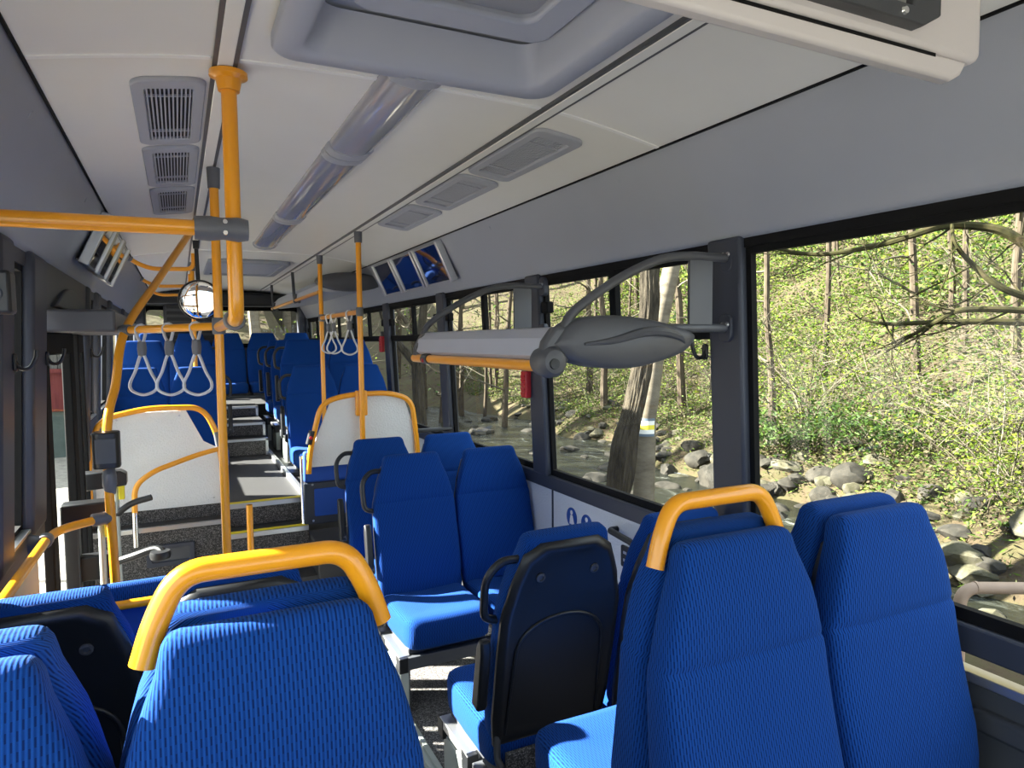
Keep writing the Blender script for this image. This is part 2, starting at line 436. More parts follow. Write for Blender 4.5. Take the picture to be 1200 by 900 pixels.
def window(sx, y0, y1, z0, z1, bar=False, divider=None):
    global winn; winn += 1
    o = struct(wall_box(MB(), sx, y0, y1, z0, z1, -.012, -.008).build('window_%d' % winn, 'glass', smooth=False))
    f = MB(); b = .022
    for a in ((y0 - .03, y1 + .03, z0 - .02, z0 + b), (y0 - .03, y1 + .03, z1 - b, z1 + .02), (y0 - .03, y0 + b, z0, z1), (y1 - b, y1 + .03, z0, z1)):
        wall_box(f, sx, *a, -.02, .004)
    f.build('window_rubber', 'rubber', o, world=False)
    if bar:
        wall_box(MB(), sx, y0, y1, 1.745, 1.80, -.022, .012).build('vent_bar', 'rubber', o, world=False, bevel=.004)
        if divider:
            wall_box(MB(), sx, divider - .025, divider + .025, 1.79, z1, -.022, .008).build('vent_divider', 'rubber', o, world=False, bevel=.003)
            for yy in (y0 + .05, y1 - .05):
                wall_box(MB(), sx, yy - .035, yy + .035, 1.89, 1.95, -.01, .03).build('vent_latch', 'rubber', o, world=False, bevel=.006)
    return o
window(1, -1.0, PR[0] - .02, SILL, TOP)
window(1, FRONT + .1, -1.1, SILL, TOP)
for i in range(len(PR) - 1):
    window(1, PR[i] + .14, PR[i + 1] - .02, SILL, TOP, bar=True, divider=(PR[i] + PR[i + 1]) / 2 + .06)
# --- left wall
DY0, DY1 = 3.42, 4.86
struct(wall_box(MB(), -1, FRONT, DY0 - .02, 0, .955, -.05, 0).build('wall_left', 'wallg'))
struct(wall_box(MB(), -1, DY1, REAR, 0, 1.19, -.05, 0).build('wall_left_rear', 'wallw'))
struct(wall_box(MB(), -1, FRONT, DY0 - .02, .95, SILL + .02, -.05, .03).build('trim_sill_left', 'walld', bevel=.006))
trim(wall_box(MB(), -1, FRONT, 2.55, SILL + .022, SILL + .034, -.03, .034), 'alu', bevel=.002)
trim(wall_box(MB(), -1, 2.80, 3.08, SILL + .022, SILL + .034, -.03, .034), 'alu', bevel=.002)
struct(wall_box(MB(), -1, DY1 + .05, REAR, 1.17, 1.26, -.05, .03).build('trim_sill_left_rear', 'pillar', bevel=.006))
trim(wall_box(MB(), -1, DY1 + .1, REAR - .2, 1.262, 1.272, -.03, .032), 'alu', bevel=.002)
struct(wall_box(MB(), -1, FRONT, REAR, TOP - .02, 2.10, -.05, .012).build('wall_left_header', 'pillar'))
for y0, y1 in ((1.48, 2.0), (2.57, 2.78), (3.10, 3.40), (4.88, 5.0), (5.42, 5.62), (6.4, 6.56), (7.9, 8.06), (9.3, 9.46), (10.7, 10.88)):  # first, widest pillar is out of view, added to keep sun off near seats
    struct(wall_box(MB(), -1, y0, y1, SILL - .02, 2.10, -.04, .04).build('wall_left_pillar', 'pillar', bevel=.025, seg=3))
for y0, y1 in ((-1.2, 1.48), (2.0, 2.57), (2.78, 3.10)): window(-1, y0, y1, SILL + .03, TOP - .02)
for y0, y1 in ((5.0, 5.42), (5.62, 6.4), (6.56, 7.9), (8.06, 9.3), (9.46, 10.7)): window(-1, y0, y1, 1.27, TOP - .02)
# door header panel with its arched cover, and box below it
struct(wall_box(MB(), -1, DY0 - .02, DY1 + .05, 1.9, 2.10, -.04, .02).build('wall_left_door_header', 'dark'))
h = struct(MB().box((-1.18, 3.50, 1.80), (-.875, 4.95, 1.90)).build('wall_left_door_drive_cover', 'bracket', bevel=.012))
arc = [(3.6 + 1.1 * k / 16, 1.915 + .11 * sin(pi * k / 16)) for k in range(17)]
struct(MB().prism(arc, lambda u, v, d: (d, u, v), -1.15, -1.105).build('wall_left_door_arch_cover', 'pillar', bevel=.008))

# --- rear wall
rw = MB()
RY = REAR
rw.box((-1.2, RY, 0), (1.2, RY + .08, 1.70)); rw.box((-1.2, RY, 2.24), (1.2, RY + .08, 2.6))
rw.box((-1.2, RY, 1.7), (-1.05, RY + .08, 2.24)); rw.box((1.06, RY, 1.7), (1.2, RY + .08, 2.24))
struct(rw.build('wall_rear', 'dark'))
winn += 1
wr = struct(MB().box((-1.05, RY + .03, 1.7), (1.06, RY + .036, 2.24)).build('window_%d' % winn, 'glass', smooth=False))
MB().ring(rrect(-1.08, 1.67, 1.09, 2.27, .08), rrect(-1.02, 1.73, 1.03, 2.215, .06), lambda u, v, d: (u, d, v), RY - .02, RY + .05).build('window_rubber', 'rubber', wr, world=False)
eq = struct(MB().box((-.80, RY - .22, 1.72), (-.10, RY - .02, 2.36)).build('wall_rear_duct', 'dark', bevel=.02))
s_ = MB()
for k in range(6): s_.box((-.76, RY - .232, 1.80 + .085 * k), (-.14, RY - .22, 1.85 + .085 * k))
s_.build('duct_slats', 'black', eq, world=False, bevel=.004)
struct(MB().box((-1.12, RY - .3, 2.27), (1.12, RY, 2.46)).build('wall_rear_header', 'black', bevel=.03))
# dark curtain-like side returns at the rear corners
for sx in (-1, 1):
    struct(MB().box((sx * 1.18, RY - .25, 1.2), (sx * 1.02, RY, 2.3)).build('wall_rear_corner', 'pillar', bevel=.03))
# front of the bus (behind the viewpoint) with its windscreen opening
fw = MB().box((-1.2, FRONT - .06, 0), (1.2, FRONT, .75)); fw.box((-1.2, FRONT - .06, 2.3), (1.2, FRONT, 2.75))
struct(fw.build('wall_front', 'dark'))
winn += 1
struct(MB().box((-1.19, FRONT - .03, .75), (1.19, FRONT - .024, 2.3)).build('window_%d' % winn, 'glass', smooth=False))

# --- rear raised floor and steps
Z1, Z2 = .50, .655
AX0, AX1 = -.37, .125      # rear aisle
struct(MB().box((AX0, 4.93, 0), (AX1, 6.98, Z2)).build('floor_aisle_rear', 'tread'))
struct(MB().box((AX0, 4.74, 0), (AX1, 4.94, Z1)).build('floor_step_upper', 'tread'))
struct(MB().box((AX0 - .0, 4.42, 0), (AX1, 4.745, .25)).build('floor_step_lower', 'tread'))
trim(MB().box((AX0, 4.728, .27), (AX1, 4.741, Z1 - .035)), 'riser')
trim(MB().box((AX0, 4.918, Z1 + .005), (AX1, 4.931, Z2 - .03)), 'riser')
for y, z in ((4.73, Z1), (4.92, Z2)):
    trim(MB().box((AX0, y - .008, z - .03), (AX1, y + .006, z + .003)), 'alu', bevel=.002)
    trim(MB().box((AX0, y + .007, z + .0005), (AX1, y + .05, z + .006)), 'yedge')
for y, z0, z1, ye in ((6.98, .655, .82, 7.2), (7.2, .82, .95, 7.85), (7.85, .95, 1.06, 8.9)):
    struct(MB().box((AX0, y, 0), (AX1, ye + (.05 if ye > 8.5 else .01), z1)).build('floor_step_rear', 'tread'))
    trim(MB().box((AX0, y - .01, z0 + .01), (AX1, y + .001, z1 - .025)), 'riser')
    fr = MB().box((AX0, y - .02, z1 - .022), (AX1, y + .02, z1 + .003)); fr.box((AX1 - .025, y - .02, z0), (AX1, y + .01, z1))
    trim(fr, 'alu', bevel=.002)
struct(MB().box((-1.19, 8.9, 0), (1.19, REAR, .99)).build('floor_back_row', 'tread'))
# left podium
struct(MB().box((-1.19, 4.88, 0), (AX0 - .002, 8.95, .57)).build('floor_podium_left', 'riser'))
struct(MB().box((-1.19, 5.0, .57), (AX0 - .002, 8.95, .66)).build('floor_podium_left_upper', 'riser'))
trim(MB().box((-1.18, 4.865, .545), (AX0, 4.89, .575)), 'alu', bevel=.003)
trim(MB().box((-1.18, 4.89, .571), (AX0, 4.99, .578)), 'tread')
# right podium
struct(MB().box((AX1 + .002, 5.35, 0), (1.19, 8.95, .655)).build('floor_podium_right', 'tread'))
struct(MB().box((AX1 + .002, 4.40, 0), (1.19, 4.83, .44)).build('floor_equipment_box', 'tread', bevel=.01))
trim(MB().box((AX1 - .005, 5.0, .62), (AX1 + .03, 8.9, .69)), 'alu', bevel=.004)
# front wheel podiums carrying the back-to-back seats
struct(MB().box((.2, .35, 0), (1.19, 1.68, .18)).build('floor_wheel_podium_right', 'riser', bevel=.01))
struct(MB().box((-1.19, .35, 0), (-.3, 1.68, .18)).build('floor_wheel_podium_left', 'riser', bevel=.01))
# recessed grip plate in the left riser
t = thing('flap_grip', (-.72, 4.86, .39), 'dark grey recessed flap grip in the speckled riser by the door', 'flap handle')
MB().ring(rrect(-.86, .315, -.58, .455, .015), rrect(-.83, .345, -.61, .43, .01), lambda u, v, d: (u, d, v), 4.852, 4.882).build('grip_frame', 'pillar', t, bevel=.003)
MB().prism(rrect(-.83, .345, -.61, .43, .01), lambda u, v, d: (u, d, v), 4.868, 4.881).build('grip_plate', 'beam', t)

# ------------------------------------------------------------------ seats
BL = .735                                # backrest length along its lean
LEAN = radians(12)
def bw(t):                               # half width of the backrest
    P = [(0, .216), (.12, .226), (.45, .228), (.62, .226), (.78, .203), (.92, .163), (1, .15)]
    for (a, x), (b, y) in zip(P, P[1:]):
        if t <= b:
            f = (t - a) / (b - a); f = f * f * (3 - 2 * f) if .45 < t < .78 else f
            return x + (y - x) * f
    return .15
def lean(x, d, s):                       # d: depth (front negative), s: along the back
    return (x, d * cos(LEAN) + s * sin(LEAN), .42 + s * cos(LEAN) - d * sin(LEAN))
def front_depth(t):
    return -.038 - .018 * math.exp(-((t - .22) / .16) ** 2) - .012 * math.exp(-((t - .82) / .12) ** 2) + .007 * math.exp(-((t - .66) / .012) ** 2)
def backrest_mesh(wedge=0):
    mb = MB(); rows = []
    ts = [0, .01, .03, .08, .15, .25, .35, .45, .55, .62, .645, .655, .66, .665, .675, .70, .76, .82, .88, .92, .95, .97, .985, .995, 1.0]
    NP = 32
    for t in ts:
        w = bw(t); fd = front_depth(t); bd = .03 + wedge * (1 - t)
        e = min(1, (1 - t) / .035); sh = sqrt(max(0, 1 - (1 - e) ** 2)) if e < 1 else 1
        e2 = min(1, t / .03); sh *= (.8 + .2 * e2)
        ww = w - .022 * (1 - sh); th = .35 + .65 * sh
        c = (fd + bd) / 2; hd = (bd - fd) / 2 * th
        row = []
        for k in range(NP):
            a = 2 * pi * k / NP
            ca, sa = cos(a), sin(a)
            x = ww * math.copysign(abs(ca) ** .28, ca); d = c + hd * math.copysign(abs(sa) ** .42, sa)
            row.append(lean(x, d, t * BL))
        rows.append(row)
    mb.grid(rows, close=True, capends=True)
    for i, row in enumerate(rows):            # fabric runs round the section, measured from the front centre
        k0 = NP * 3 // 4; acc = 0; mb.uvv[i * NP + k0] = (0, ts[i] * BL, False)
        for sg in (1, -1):
            acc = 0
            for j in range(1, NP // 2 + 1):
                a_, b_ = Vector(row[(k0 + sg * (j - 1)) % NP]), Vector(row[(k0 + sg * j) % NP]); acc += (b_ - a_).length
                mb.uvv[i * NP + (k0 + sg * j) % NP] = (sg * acc, ts[i] * BL, j == NP // 2)
    return mb
def cushion_mesh():
    mb = MB(); NP = 36; rows = []
    def sect(z, ins, rx):
        out = []
        for k in range(NP):
            a = 2 * pi * k / NP; ca, sa = cos(a), sin(a)
            x = (.222 - ins) * math.copysign(abs(ca) ** .22, ca)
            y = -.205 + (.250 - ins) * math.copysign(abs(sa) ** .22, sa)
            zz = z
            if z > .40: zz += .012 * (1 - min(1, abs(y + .42) / .1)) - .010 * max(0, 1 - ((x / .17) ** 2)) * (1 if -.38 < y < .1 else .3)
            x *= 1 - .06 * max(0, (-y - .3) / .15)
            out.append((x, y, zz))
        return out
    for z, ins in ((.315, .03), (.318, .012), (.33, .003), (.37, 0), (.415, .0), (.435, .006), (.447, .02), (.452, .05), (.452, .12), (.45, .19)):
        rows.append(sect(z, ins, 0))
    mb.grid(rows, close=True, capends=True); return mb
def outline(inset, t0, t1, n=20):
    L = [(t0 + (t1 - t0) * k / n) for k in range(n + 1)]
    def w(t):
        e = min(1, (t1 - t) / .05)
        return (bw(t) - inset) - .045 * (1 - sqrt(max(0, 1 - (1 - e) ** 2)))
    return [(w(t), t * BL) for t in L] + [(-w(t), t * BL) for t in reversed(L)]
def shell_mesh():
    mb = MB()
    o0 = outline(.003, -.02, .972); o1 = outline(.020, .0, .952); o2 = outline(.05, .04, .915)
    n = len(o0)
    rows = [[lean(x, .022, s) for x, s in o0], [lean(x, .034, s) for x, s in o0], [lean(x, .048, s) for x, s in o1],
            [lean(x, .048, s) for x, s in outline(.032, .015, .935)], [lean(x, .040, s) for x, s in o2]]
    mb.grid(rows, close=True, capends=True)
    # raised arch of the recessed panel
    a = [lean(.165 * cos(pi * k / 18) * (1 if True else 0), .041, .30 + .15 * sin(pi * k / 18) ** .7) for k in range(19)]
    a = [lean(.178, .041, .03)] + a + [lean(-.178, .041, .03)]
    mb.tube(a, .007, 8)
    return mb
def make_seat(side, fancy=True, wedge=0, tilt=12):
    global LEAN
    LEAN = radians(tilt)
    """side: local x sign of the aisle, fancy: aisle seat with loop and armrest"""
    r = bpy.data.objects.new('coach_seat', None); COL.objects.link(r)
    cushion_mesh().build('cushion', 'fabric', r, world=False, uv=True, angle=60)
    backrest_mesh(wedge).build('backrest', 'fabric', r, world=False, uv=True, angle=60)
    sh = None if wedge else shell_mesh().build('back_shell', 'black', r, world=False, angle=50)
    if wedge:
        wb = MB(); o_ = outline(.03, .0, .93)
        wb.grid([[lean(x, .03 + wedge * (1 - s / BL) - .004, s) for x, s in o_], [lean(x, .03 + wedge * (1 - s / BL) + .012, s) for x, s in o_]], close=True, capends=True)
        wb.build('back_panel', 'dark', r, world=False)
    for sx in () if wedge else (-1, 1):
        c = Vector(lean(sx * .10, .041, .60)); nrm = Vector(lean(0, 1, 0)) - Vector(lean(0, 0, 0))
        MB().lathe([(.016, 0), (.016, .004), (.009, .006), (.008, .002), (.002, .002)], c, nrm, 16).build('screw_cap', 'dark', sh, world=False)
    MB().box((-.2, -.40, .285), (.2, .03, .318)).build('seat_pan', 'dark', r, world=False, bevel=.008)
    for sx in () if wedge else (-1, 1):
        p = crom([lean(sx * .20, .035, .03), lean(sx * .205, .06, -.04), (sx * .2, .075, .345), (sx * .2, .02, .305), (sx * .2, -.06, .3)], 4)
        MB().tube(p, .012, 8).build('hinge', 'dark', r, world=False)
    if fancy:
        s = side
        pts = [lean(s * .165, .0, .655), lean(s * .225, .0, .650), lean(s * .268, .0, .60), lean(s * .272, .0, .52), lean(s * .262, .0, .465), lean(s * .21, .0, .445)]
        MB().tube(crom(pts, 5), .0135, 10).build('grab_loop', 'black', r, world=False)
        # folded-up armrest with pivot
        am = MB(); pr = [(-.026, .13), (.026, .13), (.03, .16), (.027, .34), (.016, .385), (-.008, .385), (-.022, .35)]
        am.prism(pr, lambda u, v, d: lean(d, u, v), s * .243, s * .278)
        a_ = am.build('armrest', 'black', r, world=False, bevel=.009, seg=3)
        MB().lathe([(.026, 0), (.026, .02), (.02, .024)], lean(s * .242, 0, .155), (s, 0, 0), 20).build('pivot', 'bracket', a_, world=False)
    return r
def add_grab(root, mirror=1):
    pts = [(-.180, .155, 1.085), (-.160, .16, 1.15), (-.125, .165, 1.215), (.125, .165, 1.215), (.160, .16, 1.15), (.180, .155, 1.085)]
    MB().tube(fil(pts, .07, 8), .0195, 14).build('yellow_grab_handle', 'yellow', root, world=False)
protos = {}
def seat(x, y, z, facing, side, fancy, label, group, grab=False):
    """side: world sign of the aisle side. facing 'cam' or 'away'"""
    ls = side if facing == 'cam' else -side
    wedge = 0 if z != .205 else (.095 if facing == 'cam' else .075)
    tilt = 12 if not wedge else (10 if facing == 'cam' else 5)
    key = (ls, fancy, grab, wedge)
    if key not in protos:
        r = make_seat(ls, fancy, wedge, tilt)
        if grab: add_grab(r)
        protos[key] = r
    else:
        r = copy_tree(protos[key])
    r.location = (x, y, z - (.02 if wedge else 0)); r.rotation_euler = (0, 0, 0 if facing == 'cam' else pi)
    return tag(r, label, 'seat', group)
G1 = 'blue coach seats of the lower deck'; G2 = 'blue coach seats of the raised rear'
# low floor, right side
seat(.482, 3.40, 0, 'cam', -1, True, 'blue aisle seat facing the viewer, sunlit cushion, opposite the black-backed seat', G1)
seat(.945, 3.40, 0, 'cam', -1, False, 'blue window seat facing the viewer beside the white wall panel under the luggage rack', G1)
seat(.482, 4.06, 0, 'cam', -1, True, 'blue aisle seat directly in front of the white board on the right', G1)
seat(.945, 4.06, 0, 'cam', -1, False, 'blue window seat directly in front of the white board on the right', G1)
seat(.475, 2.03, 0, 'away', -1, True, 'black-backed aisle seat facing away on the right, armrest folded up', G1)
seat(.955, 2.03, 0, 'away', -1, False, 'black-backed window seat facing away on the right, mostly hidden behind a yellow handle', G1)
seat(.43, .975, .205, 'cam', -1, False, 'large blue aisle seat with yellow handle in the right foreground', G1, grab=True)
seat(.90, .975, .205, 'cam', -1, False, 'large blue window seat in the bottom right corner beside the big window', G1)
seat(.445, 1.235, .205, 'away', -1, False, 'blue aisle seat facing away, back to back with the right foreground seat', G1)
seat(.905, 1.235, .205, 'away', -1, False, 'blue window seat facing away, back to back with the bottom right corner seat', G1)
# low floor, left side
seat(-.515, .975, .205, 'cam', 1, False, 'large blue aisle seat with yellow handle in the left foreground', G1, grab=True)
seat(-.965, .975, .205, 'cam', 1, False, 'blue window seat cut off by the bottom left corner', G1)
seat(-.515, 1.235, .205, 'away', 1, False, 'blue aisle seat facing away behind the left foreground yellow handle', G1)
seat(-.965, 1.235, .205, 'away', 1, False, 'blue window seat facing away, back to back with the bottom left corner seat', G1)
seat(-.505, 2.10, 0, 'away', 1, False, 'black-backed aisle seat on the left, seen through the foreground yellow handle', G1)
seat(-.96, 2.10, 0, 'away', 1, False, 'black-backed window seat in the lower left with blue rim', G1)
# raised rear, right side
seat(.425, 6.12, .395, 'cam', -1, True, 'lowest blue aisle seat of the raised right rear, behind the white board', G2)
seat(.88, 6.12, .395, 'cam', -1, False, 'lowest blue window seat of the raised right rear, behind the white board', G2)
for k, (yy, w1, w2) in enumerate(((6.88, 'second', 'second'), (7.62, 'third', 'third'), (8.36, 'fourth', 'fourth'))):
    seat(.48, yy, .63, 'cam', -1, True, 'blue aisle seat of the raised right rear, %s from the white board' % w1, G2)
    seat(.945, yy, .63, 'cam', -1, False, 'blue window seat of the raised right rear, %s from the white board' % w2, G2)
# raised rear, left side
seat(-.49, 6.55, .395, 'cam', 1, True, 'blue aisle seat behind the left white board, under the hanging straps', G2)
seat(-.955, 6.55, .395, 'cam', 1, False, 'blue window seat behind the left white board, under the hanging straps', G2)
for yy, w in ((7.45, 'second'), (8.25, 'third')):
    seat(-.49, yy, .63, 'cam', 1, True, 'blue aisle seat of the raised left rear, %s row from its white board' % w, G2)
    seat(-.945, yy, .63, 'cam', 1, False, 'blue window seat of the raised left rear, %s row from its white board' % w, G2)
for k, w in enumerate(('leftmost', 'second from left', 'middle', 'second from right', 'rightmost')):
    seat(-.94 + .47 * k, 10.32, .74, 'cam', -1, False, 'blue seat of the last row across the bus, %s' % w, 'blue seats of the last row')

# seat stands
def stand(x0, x1, yc, z, away, label, leg_side, rear=False):
    s = -1 if away else 1
    t = thing('seat_stand', ((x0 + x1) / 2, yc, z), label, 'seat stand', 'metal stands under the seat pairs')
    for dy, h in ((-.40, .05), (-.06, .06)):
        y = yc + s * dy
        MB().box((x0, y - .028, z + .225), (x1, y + .028, z + .285)).build('beam', 'beam', t, bevel=.004)
    lx = x0 + .01 if leg_side < 0 else x1 - .05
    ya, yb = sorted((yc + s * -.40, yc + s * -.15))
    lg = MB().box((lx, ya, z), (lx + .04, yb, z + .225)).build('leg', 'leg', t, bevel=.004)
    MB().box((lx + .041, ya + .01, z + .01), (lx + .05, yb - .01, z + .22)).build('leg_cover', 'beam', lg, bevel=.003)
    for yy in (ya - .0, yb):
        MB().box((lx - .014, yy - .03, z + .215), (lx + .03, yy + .03, z + .287)).build('end_cap', 'black', t, bevel=.004)
    MB().box((lx - .012, ya - .01, z + .255), (lx + .045, yb + .01, z + .29)).build('side_bar', 'alu', t, bevel=.003)
    wx = x1 - .02 if leg_side < 0 else x0 - .0
    MB().box((wx, ya, z + .18), (wx + .02, yb, z + .30)).build('wall_bracket', 'beam', t, bevel=.003)
    if rear:
        yb2 = yc + s * .085
        MB().box((x0 + .05, yb2 - .01, z + .29), (x1, yb2 + .01, z + .40)).build('rear_cover', 'riser', t, bevel=.003)
stand(.235, 1.17, 3.40, 0, False, 'grey seat stand with pale leg under the seats facing the viewer', -1)
stand(.235, 1.17, 4.06, 0, False, 'grey seat stand under the seats in front of the right white board', -1)
stand(.235, 1.17, 2.03, 0, True, 'grey seat stand with pale leg under the black-backed seats on the right', -1, rear=True)
stand(-1.17, -.29, 2.10, 0, True, 'grey seat stand under the black-backed seats on the left', 1)
stand(.19, 1.16, .975, .18, False, 'grey seat stand under the right foreground seats', -1)
stand(.19, 1.16, 1.235, .18, True, 'grey seat stand under the seats back to back with the right foreground pair', -1)
stand(-1.17, -.31, .975, .18, False, 'grey seat stand under the left foreground seats', 1)
stand(-1.17, -.31, 1.235, .18, True, 'grey seat stand under the seats back to back with the left foreground pair', 1)
for yy, w in ((6.88, 'second'), (7.62, 'third'), (8.36, 'fourth')):
    stand(.22, 1.17, yy, .622, False, 'silver legged seat stand under the %s raised row on the right' % w, -1)
for yy, w in ((7.45, 'second'), (8.25, 'third')):
    stand(-1.17, -.27, yy, .622, False, 'seat stand under the %s raised row on the left' % w, 1)
for (x0, x1, yc, zf, lab) in ((.16, 1.16, 6.12, .655, 'low plinth under the lowest raised seats on the right'), (-1.17, -.40, 6.55, .66, 'low plinth under the seats behind the left white board'), (-1.15, 1.15, 10.32, 1.06, 'dark plinth under the last row of seats')):
    tag(MB().box((x0, yc - .38, zf), (x1, yc + .05, zf + .028 if yc < 9 else 1.03 + .0)).build('seat_plinth', 'beam', bevel=.004) if yc < 9 else
        MB().box((x0, yc - .40, .99), (x1, yc + .1, 1.022)).build('seat_plinth', 'beam', bevel=.004), lab, 'plinth')
# floor track along the aisle
t = thing('floor_track', (.245, 2.2, 0), 'pale aluminium floor track along the right aisle edge under the seat legs', 'track')
mb = MB().box((.215, 1.86, 0), (.275, 4.38, .018)); mb.box((.222, 1.86, .018), (.240, 4.38, .026)); mb.box((.250, 1.86, .018), (.268, 4.38, .026))
mb.build('track_rail', 'leg', t, bevel=.002)

# ------------------------------------------------------------------ white boards with yellow frames
TR = .0185
def clamp(t, c, axis, r=.028, l=.05, m='clamp', name='clamp'):
    c = Vector(c); a = Vector(axis).normalized()
    return MB().tube([c - a * l / 2, c - a * l * .4, c + a * l * .4, c + a * l / 2], [r * .9, r, r, r * .9], 16).build(name, m, t)
t = thing('partition_board', (.5, 4.72, .44), 'white partition board in a yellow tube frame on the right, behind the blue seats', 'partition')
fr = [(.13, 4.70, .86), (.145, 4.70, 1.02), (.225, 4.70, 1.34), (.42, 4.70, 1.385), (.70, 4.70, 1.385), (.86, 4.70, 1.33), (.90, 4.70, .98), (.90, 4.70, .7)]
MB().tube(fil(fr, .12, 8), TR, 14).build('frame_tube', 'yellow', t)
MB().prism([(.15, 1.0), (.30, 1.368), (.80, 1.368), (.885, 1.1), (.89, .98), (.89, .9), (.15, .9)], lambda u, v, d: (u, d, v), 4.712, 4.726).build('board_panel', 'board', t, bevel=.002)
MB().tube([(.138, 4.70, 1.06), (.162, 4.70, 1.15)], .024, 12).build('stop_button_housing', 'black', t)
MB().lathe([(.011, 0), (.011, .006), (.006, .008)], (.149, 4.678, 1.105), (0, -1, 0), 12).build('stop_button', 'red', t)
MB().tube([(.90, 4.70, 1.1), (1.0, 4.70, 1.1), (1.165, 4.70, 1.1)], .016, 10).build('wall_arm', 'black', t)
# padded flap / box below
t = thing('folding_bench', (.45, 4.76, .44), 'blue padded folding bench box below the right white board', 'bench')
MB().box((.105, 4.735, .79), (.80, 4.79, 1.005)).build('padded_flap', 'bluepad', t, bevel=.02, seg=4)
MB().box((.105, 4.74, .50), (.80, 4.79, .785)).build('box_front', 'pillar', t, bevel=.006)
MB().prism(rrect(.17, .555, .76, .745, .01), lambda u, v, d: (u, d, v), 4.733, 4.745).build('box_inset', 'bluepad', t, bevel=.002)
for x, z in ((.16, .775), (.16, .525)): MB().lathe([(.008, 0), (.006, .004)], (x, 4.74, z), (0, -1, 0), 10).build('screw_head', 'alu', t)
tag(MB().tube([(.09, 4.72, .52), (.085, 4.72, .98)], .011, 10).build('hinge_rod', 'chrome'), 'thin chrome rod beside the blue folding bench at the aisle', 'rod')

t = thing('partition_board', (-.8, 5.02, .66), 'white partition board in a yellow tube frame on the left by the door', 'partition')
fr = [(-1.16, 4.98, .60), (-1.165, 4.98, 1.0), (-1.10, 4.98, 1.27), (-.82, 4.98, 1.33), (-.50, 4.98, 1.32), (-.42, 4.98, 1.16), (-.385, 4.98, .9), (-.385, 4.98, .60)]
MB().tube(fil(fr, .1, 8), TR, 14).build('frame_tube', 'yellow', t)
MB().prism([(-1.13, .66), (-1.13, 1.13), (-1.03, 1.30), (-.60, 1.305), (-.50, 1.09), (-.40, 1.03), (-.395, .66)], lambda u, v, d: (u, d, v), 4.995, 5.01).build('board_panel', 'board', t, bevel=.002)
MB().tube([(-.418, 4.98, 1.15), (-.40, 4.98, 1.03)], .023, 12).build('frame_clamp', 'clamp', t)
for x, z in ((-1.06, .70), (-.45, .70), (-1.0, 1.26), (-.64, 1.27)):
    MB().lathe([(.007, 0), (.005, .004)], (x, 4.995, z), (0, -1, 0), 10).build('screw_head', 'alu', t)
g = [(-.385, 4.97, 1.04), (-.55, 4.86, 1.02), (-.80, 4.74, .955), (-.90, 4.72, .88), (-.905, 4.72, .70)]
MB().tube(fil(g, .09, 8), .0165, 14).build('curved_grab_rail', 'yellow', t)
MB().tube([(-.905, 4.72, .715), (-.905, 4.72, .50)], .0168, 14).build('chrome_foot', 'chrome', t)
MB().tube([(-.905, 4.72, .51), (-.905, 4.88, .50)], .014, 10).build('foot_bracket', 'chrome', t)

# door-side padded partition
t = thing('padded_partition', (-.9, 2.78, 0), 'low blue padded partition with yellow bar near the door, behind the black-backed seats', 'partition')
MB().box((-1.16, 2.77, .80), (-.63, 2.83, .885)).build('padded_top', 'fabric', t, bevel=.025, seg=4, uv=True)
MB().box((-1.15, 2.775, .2), (-.64, 2.82, .805)).build('padded_panel', 'bluepad', t, bevel=.01)
MB().tube([(-1.17, 2.745, .82), (-.62, 2.745, .82)], .0165, 12).build('yellow_bar', 'yellow', t)
MB().box((-.66, 2.78, 0), (-.63, 2.82, .3)).build('foot', 'beam', t, bevel=.004)
MB().box((-1.15, 2.78, 0), (-1.12, 2.82, .3)).build('foot', 'beam', t, bevel=.004)

# ------------------------------------------------------------------ poles and rails
def pole(name, label, pts, r=.0185, n=16, loc=None):
    t = thing(name, loc or pts[-1], label, 'pole'); MB().tube(pts, r, n).build('tube', 'yellow', t); return t
t = pole('grab_pole', 'tall yellow pole from ceiling rail to floor left of the aisle, holding the strap bar', [(-.47, 3.19, 2.475), (-.47, 3.19, .0)])
MB().tube([(-.47, 3.19, 2.485), (-.47, 3.19, 2.40)], [.027, .024], 16).build('top_socket', 'clamp', t)
clamp(t, (-.47, 3.19, 1.82), (0, 0, 1), .027, .07)
t = thing('grab_pole', (-.48, 2.06, 2.5), 'thick yellow pole hanging from the ceiling nearest the viewer, bent back at its foot', 'pole')
MB().tube(fil([(-.48, 2.06, 2.48), (-.48, 2.06, 1.815), (-.472, 3.14, 1.815)], .06, 8), .0205, 18).build('tube', 'yellow', t)
MB().lathe([(.05, 0), (.05, .012), (.034, .02), (.028, .05)], (-.48, 2.06, 2.485), (0, 0, -1), 24).build('ceiling_flange', 'yellow', t)
clamp(t, (-.479, 2.17, 1.815), (0, 1, 0), .03, .06, name='end_clamp')
t = thing('cross_bar', (-.8, 2.07, 2.06), 'horizontal yellow bar from the left cove to the near hanging pole', 'bar')
MB().tube([(-1.20, 2.02, 2.05), (-.54, 2.02, 2.055)], .0205, 16).build('tube', 'yellow', t)
c = MB().tube([(-.58, 2.02, 2.055), (-.545, 2.02, 2.055), (-.51, 2.025, 2.057), (-.47, 2.03, 2.057), (-.445, 2.03, 2.057)], [.030, .032, .028, .032, .027], 18, flat=(2, 1.05)).build('t_clamp', 'clamp', t)
for z in (2.072, 2.043):
    MB().lathe([(.007, 0), (.006, .004)], (-.505, 1.998, z), (0, -1, 0), 12).build('bolt', 'chrome', c)
arch = [(-.90, 3.3, 0), (-.905, 3.3, .7), (-.912, 3.3, 1.35), (-.882, 3.44, 1.57), (-.845, 3.6, 1.81), (-.71, 3.95, 2.07), (-.585, 4.3, 2.31), (-.495, 4.58, 2.48)]
